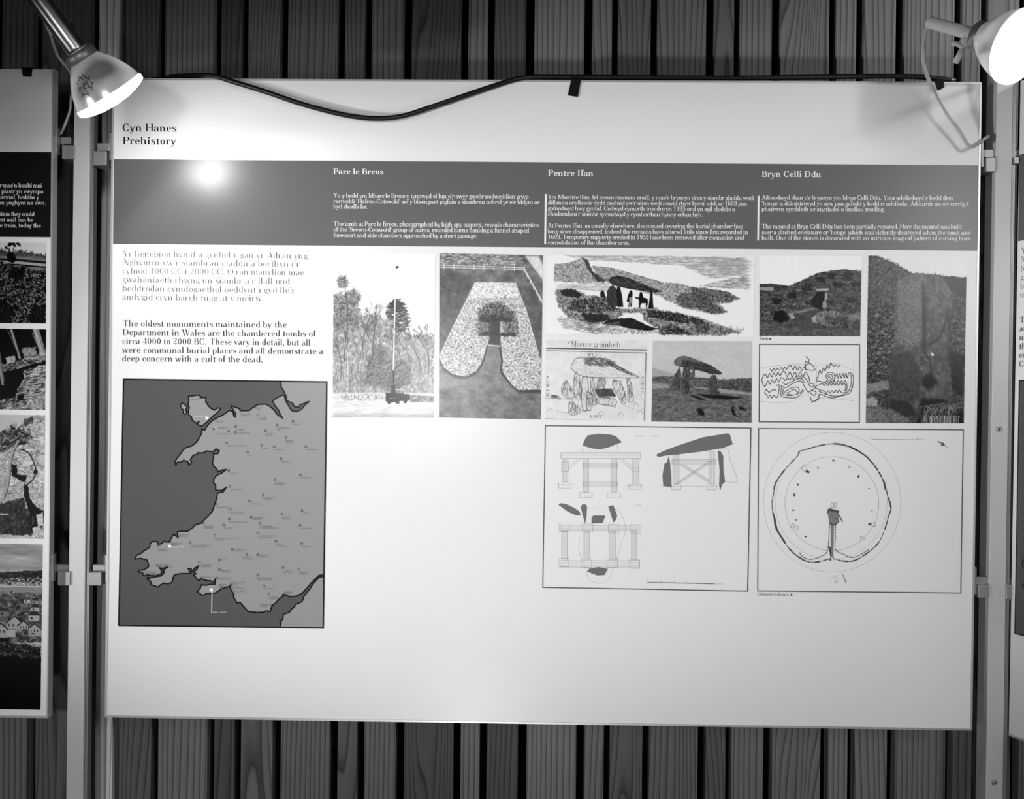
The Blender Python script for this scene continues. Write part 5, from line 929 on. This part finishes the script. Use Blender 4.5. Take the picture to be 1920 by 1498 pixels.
# ------------------------------------------------------------------ right-hand board, folded towards the room
rtop, rbot = P(1913.5, 152, 0.0), P(1891.5, 1379, 0.0)
dr = Vector((math.cos(math.radians(66)), -math.sin(math.radians(66)), 0)); nr = Vector((-dr.y, dr.x, 0)) * -1   # nr: towards the camera side
if nr.y > 0: nr = -nr
rb = thing('information_board', 'white display board turned towards the room, seen as a sliver at the right edge', 'display board', rbot, 'display boards on the slatted wall')
Wd = 0.62
c4 = [rbot, rbot + dr * Wd, rtop + dr * Wd, rtop]
v, f = hexa(c4, [q - nr * 0.018 for q in c4]); o = link('panel', v, f, paper, rb); fixn(o)
c4 = [rbot + nr * .001, rbot + dr * Wd + nr * .001, rbot + dr * Wd + nr * .001 + Vector((0, 0, .004)), rbot + nr * .001 + Vector((0, 0, .004))]
v, f = hexa(c4, [q - nr * 0.02 for q in c4]); o = link('edge_strip', v, f, edge_m, rb); fixn(o)
def rproj(off):
    def g_(uv):
        uv = np.asarray(uv, float); s_ = uv[:, 0:1] / 1000; t_ = (uv[:, 1:2] - 152) / (1379 - 152)
        return np.array(rtop) * (1 - t_) + np.array(rbot) * t_ + np.array(dr) * s_ + np.array(nr) * off
    return g_
flat('title_band', [(1, 290), (560, 290), (560, 452), (1, 452)], ink_grey, rb, 0, 'grey band', rproj(0.0004))
p = Print()
for k, t_ in enumerate(("Yr abaty cyntaf yng", "Nghymru a godwyd", "(cyfnod y tywysogion)", "gan fynachod yn y", "beddrodau hyn oedd", "uchod yn y dyffryn")): p.text(t_, 8, 8 + len(t_) * 7.6, 476 + k * 16.4, 476 + k * 16.4, 11, FONT_T)
p.build('welsh_text', 0, ink_glare_paled, rb, None, rproj(0.0006))
p = Print()
for k, t_ in enumerate(("The earliest abbeys", "and priories here", "under the patronage of", "the princes were", "endowed with land and", "Churches were built")): p.text(t_, 8, 8 + len(t_) * 7.6, 605 + k * 16.4, 605 + k * 16.4, 11, FONT_M)
p.build('english_text', 0, ink_body, rb, None, rproj(0.0006))
mm = flat('map_print', [(9, 712), (400, 712), (400, 1186), (9, 1186)], ink_sea, rb, 0, 'framed grey map', rproj(0.0005))
p = Print(); p.line([(10, 713), (399, 713), (399, 1185), (10, 1185)], 2.4, True); p.line([(60, 1030), (26, 1046), (30, 1060), (60, 1066)], 2.6, smooth=3); p.line([(60, 1076), (30, 1088), (28, 1098), (60, 1110)], 2.6, smooth=3); p.build('coastline', 0, ink_title, mm, None, rproj(0.0008))

# ------------------------------------------------------------------ posts with their grooved channels and screws
def post(label, top, bot, vt, vb, scr):
    """top/bot: face left, face right, channel right at v=200 and v=1498"""
    L_ = lambda k, vv: top[k] + (bot[k] - top[k]) * (vv - 200) / 1298
    t_ = thing('upright_post', label, 'post', P(L_(0, 1400), 1400, 0.02), 'uprights between the boards'); zb = 2060
    slab('post_face', [(L_(0, zb), zb), (L_(1, zb), zb), (L_(1, vt), vt), (L_(0, vt), vt)], 0.0, 0.045, post_m, t_, 0.0008)
    n = 3
    for i in range(n):
        g_ = lambda vv, s_: L_(1, vv) + (L_(2, vv) - L_(1, vv)) * s_
        a, b = (i + 0.12) / n, (i + 0.88) / n
        slab('channel_rib', [(g_(zb, a), zb), (g_(zb, b), zb), (g_(vt, b), vt), (g_(vt, a), vt)], 0.003, 0.02, metal_m, t_)
    slab('channel_back', [(g_(zb, 0), zb), (g_(zb, 1), zb), (g_(vt, 1), vt), (g_(vt, 0), vt)], 0.008, 0.044, black_metal, t_)
    for (u, vv) in scr:
        c = P(u, vv, 0.0)
        s = lathe('screw', [(0.002, 0.0055), (-0.0012, 0.0055), (-0.0016, 0.0048), (-0.0010, 0.0040), (-0.0010, 0.0028), (-0.0022, 0.0024), (-0.0022, 0)], c, (0, 1, 0), metal_m, t_, 20)
        lathe('socket', [(-0.0021, 0.0016), (-0.0026, 0.0014), (-0.0026, 0)], c, (0, 1, 0), black_metal, s, 8)
    return t_
post('pale upright post under the glass reflector lamp, ribbed channel on its side', (139, 168.5, 177), (124, 155, 163.5), 128, 1498, [])
post('pale upright post with two screws, right of the large board', (1868.5, 1899, 1905), (1848, 1880, 1887), 150, 1498, [(1872.5, 805), (1864.5, 1467)])

# ------------------------------------------------------------------ mounting brackets
def bracket(label, plate, arm, block, yp=0.002):
    t_ = thing('mounting_bracket', label, 'bracket', P((block[0] + block[2]) / 2, block[3], 0.02), 'brackets joining boards to posts')
    if plate: box_px('side_plate', *plate, yp, yp + 0.014, metal_m, t_, 0.0006)
    box_px('arm', *arm, 0.006, 0.022, metal_m, t_, 0.0008)
    box_px('clamp_block', *block, -0.004, 0.030, metal_m, t_, 0.001)
    u, vv = (arm[0] + arm[2]) / 2, arm[3]; c = P(u, vv, 0.014)
    lathe('bolt', [(-0.012, 0.003), (0.010, 0.003), (0.0105, 0.005), (0.013, 0.005), (0.013, 0)], c, (0, 0, 1), metal_m, t_, 12)
bracket('upper bracket holding the left board, beside the reflector lamp post', (101, 238, 106.5, 288), (106.5, 257, 132, 270), (116, 272, 139.5, 298), -0.012)
bracket('upper left bracket of the large board, beside its title', (205, 249, 212.5, 300), (182, 268.5, 205, 283), (175, 283, 199.5, 310))
bracket('lower bracket holding the left board beside its town photograph', (94.5, 1040, 99.5, 1091), (98, 1059, 128, 1072), (108, 1072, 131, 1098), -0.012)
bracket('lower left bracket of the large board, beside the map', (197, 1041, 202.5, 1092), (174.5, 1059, 197, 1072.5), (163, 1073, 189.5, 1098))
bracket('upper right bracket of the large board, below the pale flex', (1839.5, 260, 1845, 313), (1845, 280, 1866, 295), (1849, 295, 1867.5, 322))
bracket('lower right bracket of the large board, beside the enclosure plan', (1826, 1063, 1831.5, 1114), (1831.5, 1082, 1854, 1096), (1835, 1097, 1855, 1121))
bracket('upper bracket holding the right board', None, (1900, 281, 1911, 294), (1901, 294, 1911, 307))
bracket('lower bracket holding the right board', None, (1888, 1084, 1896, 1097), (1887, 1097, 1897, 1124))

# ------------------------------------------------------------------ lamps
lens_m = mat('lit_lens', 240, 0.3, emit=LENS_EMIT)
rim_m = mat('lit_rim_glass', 235, 0.15, emit=0.9)
def reflector_material():
    m = bpy.data.materials.new('silvered_reflector_glass'); m.use_nodes = True; nt = m.node_tree; b = nt.nodes['Principled BSDF']
    b.inputs['Base Color'].default_value = (0.55, 0.55, 0.55, 1); b.inputs['Metallic'].default_value = 0.75; b.inputs['Roughness'].default_value = 0.22
    b.inputs['Coat Weight'].default_value = 0.6; b.inputs['Coat Roughness'].default_value = 0.05
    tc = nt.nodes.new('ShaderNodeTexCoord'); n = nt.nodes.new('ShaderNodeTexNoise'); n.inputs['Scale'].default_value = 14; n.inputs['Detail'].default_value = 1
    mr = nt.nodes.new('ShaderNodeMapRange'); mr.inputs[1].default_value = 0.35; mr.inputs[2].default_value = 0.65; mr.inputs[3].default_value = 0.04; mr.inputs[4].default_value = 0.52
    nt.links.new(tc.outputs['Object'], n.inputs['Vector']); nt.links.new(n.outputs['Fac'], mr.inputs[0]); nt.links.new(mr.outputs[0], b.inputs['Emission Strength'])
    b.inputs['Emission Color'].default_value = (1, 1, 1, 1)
    return m
refl_m = reflector_material()
def lamp(name, label, C_, A_, tube_r, tube_l, tube_m, stamp=None):
    t_ = thing(name, label, 'lamp', C_ - A_ * 0.1, 'reflector lamps')
    lathe('lens', [(0.000, 0.0585), (0.004, 0.055), (0.008, 0.044), (0.0115, 0.028), (0.0130, 0.012), (0.0134, 0)], C_, A_, lens_m, t_)
    lathe('rim', [(0.002, 0.0580), (0.0025, 0.0595), (0.000, 0.0612), (-0.007, 0.0612), (-0.009, 0.0590), (-0.009, 0.057)], C_, A_, rim_m, t_)
    rf = lathe('reflector_glass', [(-0.009, 0.0585), (-0.016, 0.0570), (-0.028, 0.0525), (-0.042, 0.0455), (-0.054, 0.0375), (-0.063, 0.0300), (-0.069, 0.0255), (-0.072, 0.0240)], C_, A_, refl_m, t_)
    lathe('collar', [(-0.068, 0.0250), (-0.071, 0.0262), (-0.080, 0.0262), (-0.084, 0.0235), (-0.085, tube_r)], C_, A_, metal_m, t_)
    hb = lathe('holder_tube', [(-0.080, tube_r), (-0.0855, tube_r), (-0.086, tube_r + .001), (-0.09, tube_r), (-tube_l + .004, tube_r), (-tube_l, tube_r - .003), (-tube_l, 0)], C_, A_, tube_m, t_, 40)
    if stamp:
        a = A_.orthogonal().normalized()
        # maker's stamp: a ring and broken strokes lying on the glass
        vs, fs = [], []
        def onbody(d, ang):
            r = np.interp(-d, [0.009, 0.016, 0.028, 0.042, 0.054, 0.063], [0.0585, 0.057, 0.0525, 0.0455, 0.0375, 0.030]) + 0.0006
            e1 = stamp; e2 = A_.cross(e1); return C_ + A_ * d + (e1 * math.cos(ang) + e2 * math.sin(ang)) * r
        rs_ = np.random.RandomState(4)
        def stroke(p0, p1, w_=0.0007):
            p0, p1 = np.array(p0), np.array(p1); dd = (p1 - p0) / (np.hypot(*(p1 - p0)) + 1e-9); nn = np.array([-dd[1], dd[0]]) * w_; k = len(vs)
            for q in (p0 + nn, p1 + nn, p1 - nn, p0 - nn): vs.append(onbody(-0.038 + q[0], q[1] / 0.048))
            fs.append((k, k + 1, k + 2, k + 3))
        for i in range(26):
            if i % 5 != 4: a0, a1 = i * 2 * math.pi / 26, (i + .8) * 2 * math.pi / 26; stroke((0.0125 * math.cos(a0), 0.0125 * math.sin(a0)), (0.0125 * math.cos(a1), 0.0125 * math.sin(a1)))
        for i in range(9): a0 = i * 0.7; stroke((0.0135 * math.cos(a0), 0.0135 * math.sin(a0)), (0.0165 * math.cos(a0), 0.0165 * math.sin(a0)), 0.0006)
        for i in range(14): x, y = rs_.uniform(-.008, .008, 2); stroke((x, y), (x + rs_.uniform(-.004, .004), y + rs_.uniform(-.004, .004)), 0.0006)
        o = link('stamp', vs, fs, black_metal, rf)
    return t_
la = lamp('reflector_lamp', 'glass reflector bulb in a dark tube aimed down over the large board', LAMP_A_C, AX_A, 0.0165, 0.225, chrome_m, stamp=(Vector((-0.35, -0.9, 0.1)) - AX_A * Vector((-0.35, -0.9, 0.1)).dot(AX_A)).normalized())
def along(C_, A_, d, off=(0, 0, 0)): return C_ + A_ * d + Vector(off)
ka = along(LAMP_A_C, AX_A, -0.13, (0.0, 0.022, 0))
lathe('knuckle', [(-0.012, 0.011), (0.012, 0.011), (0.012, 0)], ka, (1, 0, 0), black_metal, la, 20)
tube('support_arm', [ka, P(150, 118, -0.08), P(154, 124, 0.01), P(154, 127, 0.02)], 0.005, black_metal, la)
ea = along(LAMP_A_C, AX_A, -0.222)
tube('flex', [ea, ea + Vector((0.0, 0.02, -0.004)), P(92, 60, -0.17), P(100, 84, -0.12), P(110, 108, -0.08), P(128, 130, -0.045), P(137, 154, -0.010), P(133.5, 185, 0.012), P(131, 208, 0.024), P(121, 236, 0.025), P(113, 252, 0.012)], 0.0026, flex_m, la, 10)
lathe('end_cap', [(-0.2255, 0.0), (-0.2255, 0.012), (-0.229, 0.010), (-0.231, 0.004), (-0.231, 0)], LAMP_A_C, AX_A, metal_m, la, 20)

lbm = mat('flare_lit_enamel', 236, 0.4, mottle=0.05)  # pale holder made lighter still, lamp flare put into its colour
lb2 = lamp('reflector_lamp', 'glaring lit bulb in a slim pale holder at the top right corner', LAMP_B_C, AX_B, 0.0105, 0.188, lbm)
kb = P(1806, 80, -0.17)
tb = along(LAMP_B_C, AX_B, -0.112)
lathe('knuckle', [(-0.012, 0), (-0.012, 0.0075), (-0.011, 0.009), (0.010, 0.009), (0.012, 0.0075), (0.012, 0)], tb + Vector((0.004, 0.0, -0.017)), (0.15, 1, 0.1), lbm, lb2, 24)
w1, w2 = P(1785, 80, tb.y), P(1811, 92, tb.y)
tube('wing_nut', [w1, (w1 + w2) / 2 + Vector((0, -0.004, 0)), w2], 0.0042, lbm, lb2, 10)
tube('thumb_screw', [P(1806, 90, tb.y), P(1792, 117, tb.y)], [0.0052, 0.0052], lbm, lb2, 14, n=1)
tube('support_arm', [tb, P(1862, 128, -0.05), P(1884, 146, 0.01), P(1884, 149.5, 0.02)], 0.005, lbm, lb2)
eb = along(LAMP_B_C, AX_B, -0.186)
tube('flex', [eb, P(1739, 47, eb.y), P(1733, 72, -0.10), P(1730.5, 105, -0.08), P(1734, 128, -0.065), P(1746, 160, -0.05), P(1775, 212, -0.035), P(1799, 246, -0.028), P(1812, 268, -0.024), P(1821, 275, -0.022), P(1836, 268, -0.016), P(1849, 258, -0.008), P(1853, 256, 0.006)], 0.0031, flex_m, lb2, 12)

# ------------------------------------------------------------------ black cable over the top edge, tapes
pts = [(285, 150, .032), (310, 147, .030), (335, 143, 0.024), (365, 141.5, 0.008), (400, 142, -.010), (440, 154, -.014), (500, 172.5, -.015), (560, 193, -.016), (620, 209.5, -.016), (665, 218.5, -.016), (708, 222, -.016), (755, 217.5, -.016), (800, 203.5, -.015), (850, 186.5, -.015), (900, 169.5, -.013), (938, 157, -.010), (962, 150, -.0085), (990, 145, -.002), (1030, 144.8, .006), (1090, 145, .008), (1200, 145.6, .009), (1300, 146, .010), (1400, 146.3, .010), (1500, 145.0, .012), (1600, 143.5, .014), (1680, 143, .016), (1740, 145.5, .020), (1790, 151, .028)]
cb = tube('power_cable', [P(a, b, y) for a, b, y in pts], 0.0047, cable_m, None, 12, 5)
tag(cb, 'black cable sagging in a loop across the top of the large board', 'cable')
def tape(label, front, fold, y=-0.0022, yb=0.02):
    """front: quad on the face, fold: the two upper points carried over the top edge"""
    a = [P(u, vv, y) for u, vv in front]; up = [P(u, vv, y) + Vector((0, 0.002 if y < 0 else 0, 0.0)) for u, vv in fold]
    bk = [Vector((q.x, yb, q.z)) for q in up]
    vs = a + up + bk; fs = [(0, 1, 2, 3), (3, 2, 5, 4), (4, 5, 7, 6)]
    o = link('tape_strip', vs, fs, tape_m); md = o.modifiers.new('thickness', 'SOLIDIFY'); md.thickness = 0.0006; md.offset = 0
    tag(o, label, 'tape', 'tape strips on the board tops'); return o
tape('black tape strip hanging over the middle of the large board top', [(1064.5, 178.5), (1083.5, 182), (1089, 151), (1071, 149)], [(1071.5, 143.5), (1089.5, 144.5)])
tape('torn dark tape over the large board top, behind the pale flex', [(1758, 170), (1769.5, 164.5), (1770, 154), (1752, 152)], [(1752, 148), (1770, 149)])
tape('black tape strip on top of the narrow left board', [(43, 142.5), (59, 144), (60.5, 130.5), (41, 130)], [(41, 126), (60.5, 126.5)], YL - 0.002, YL + 0.02)
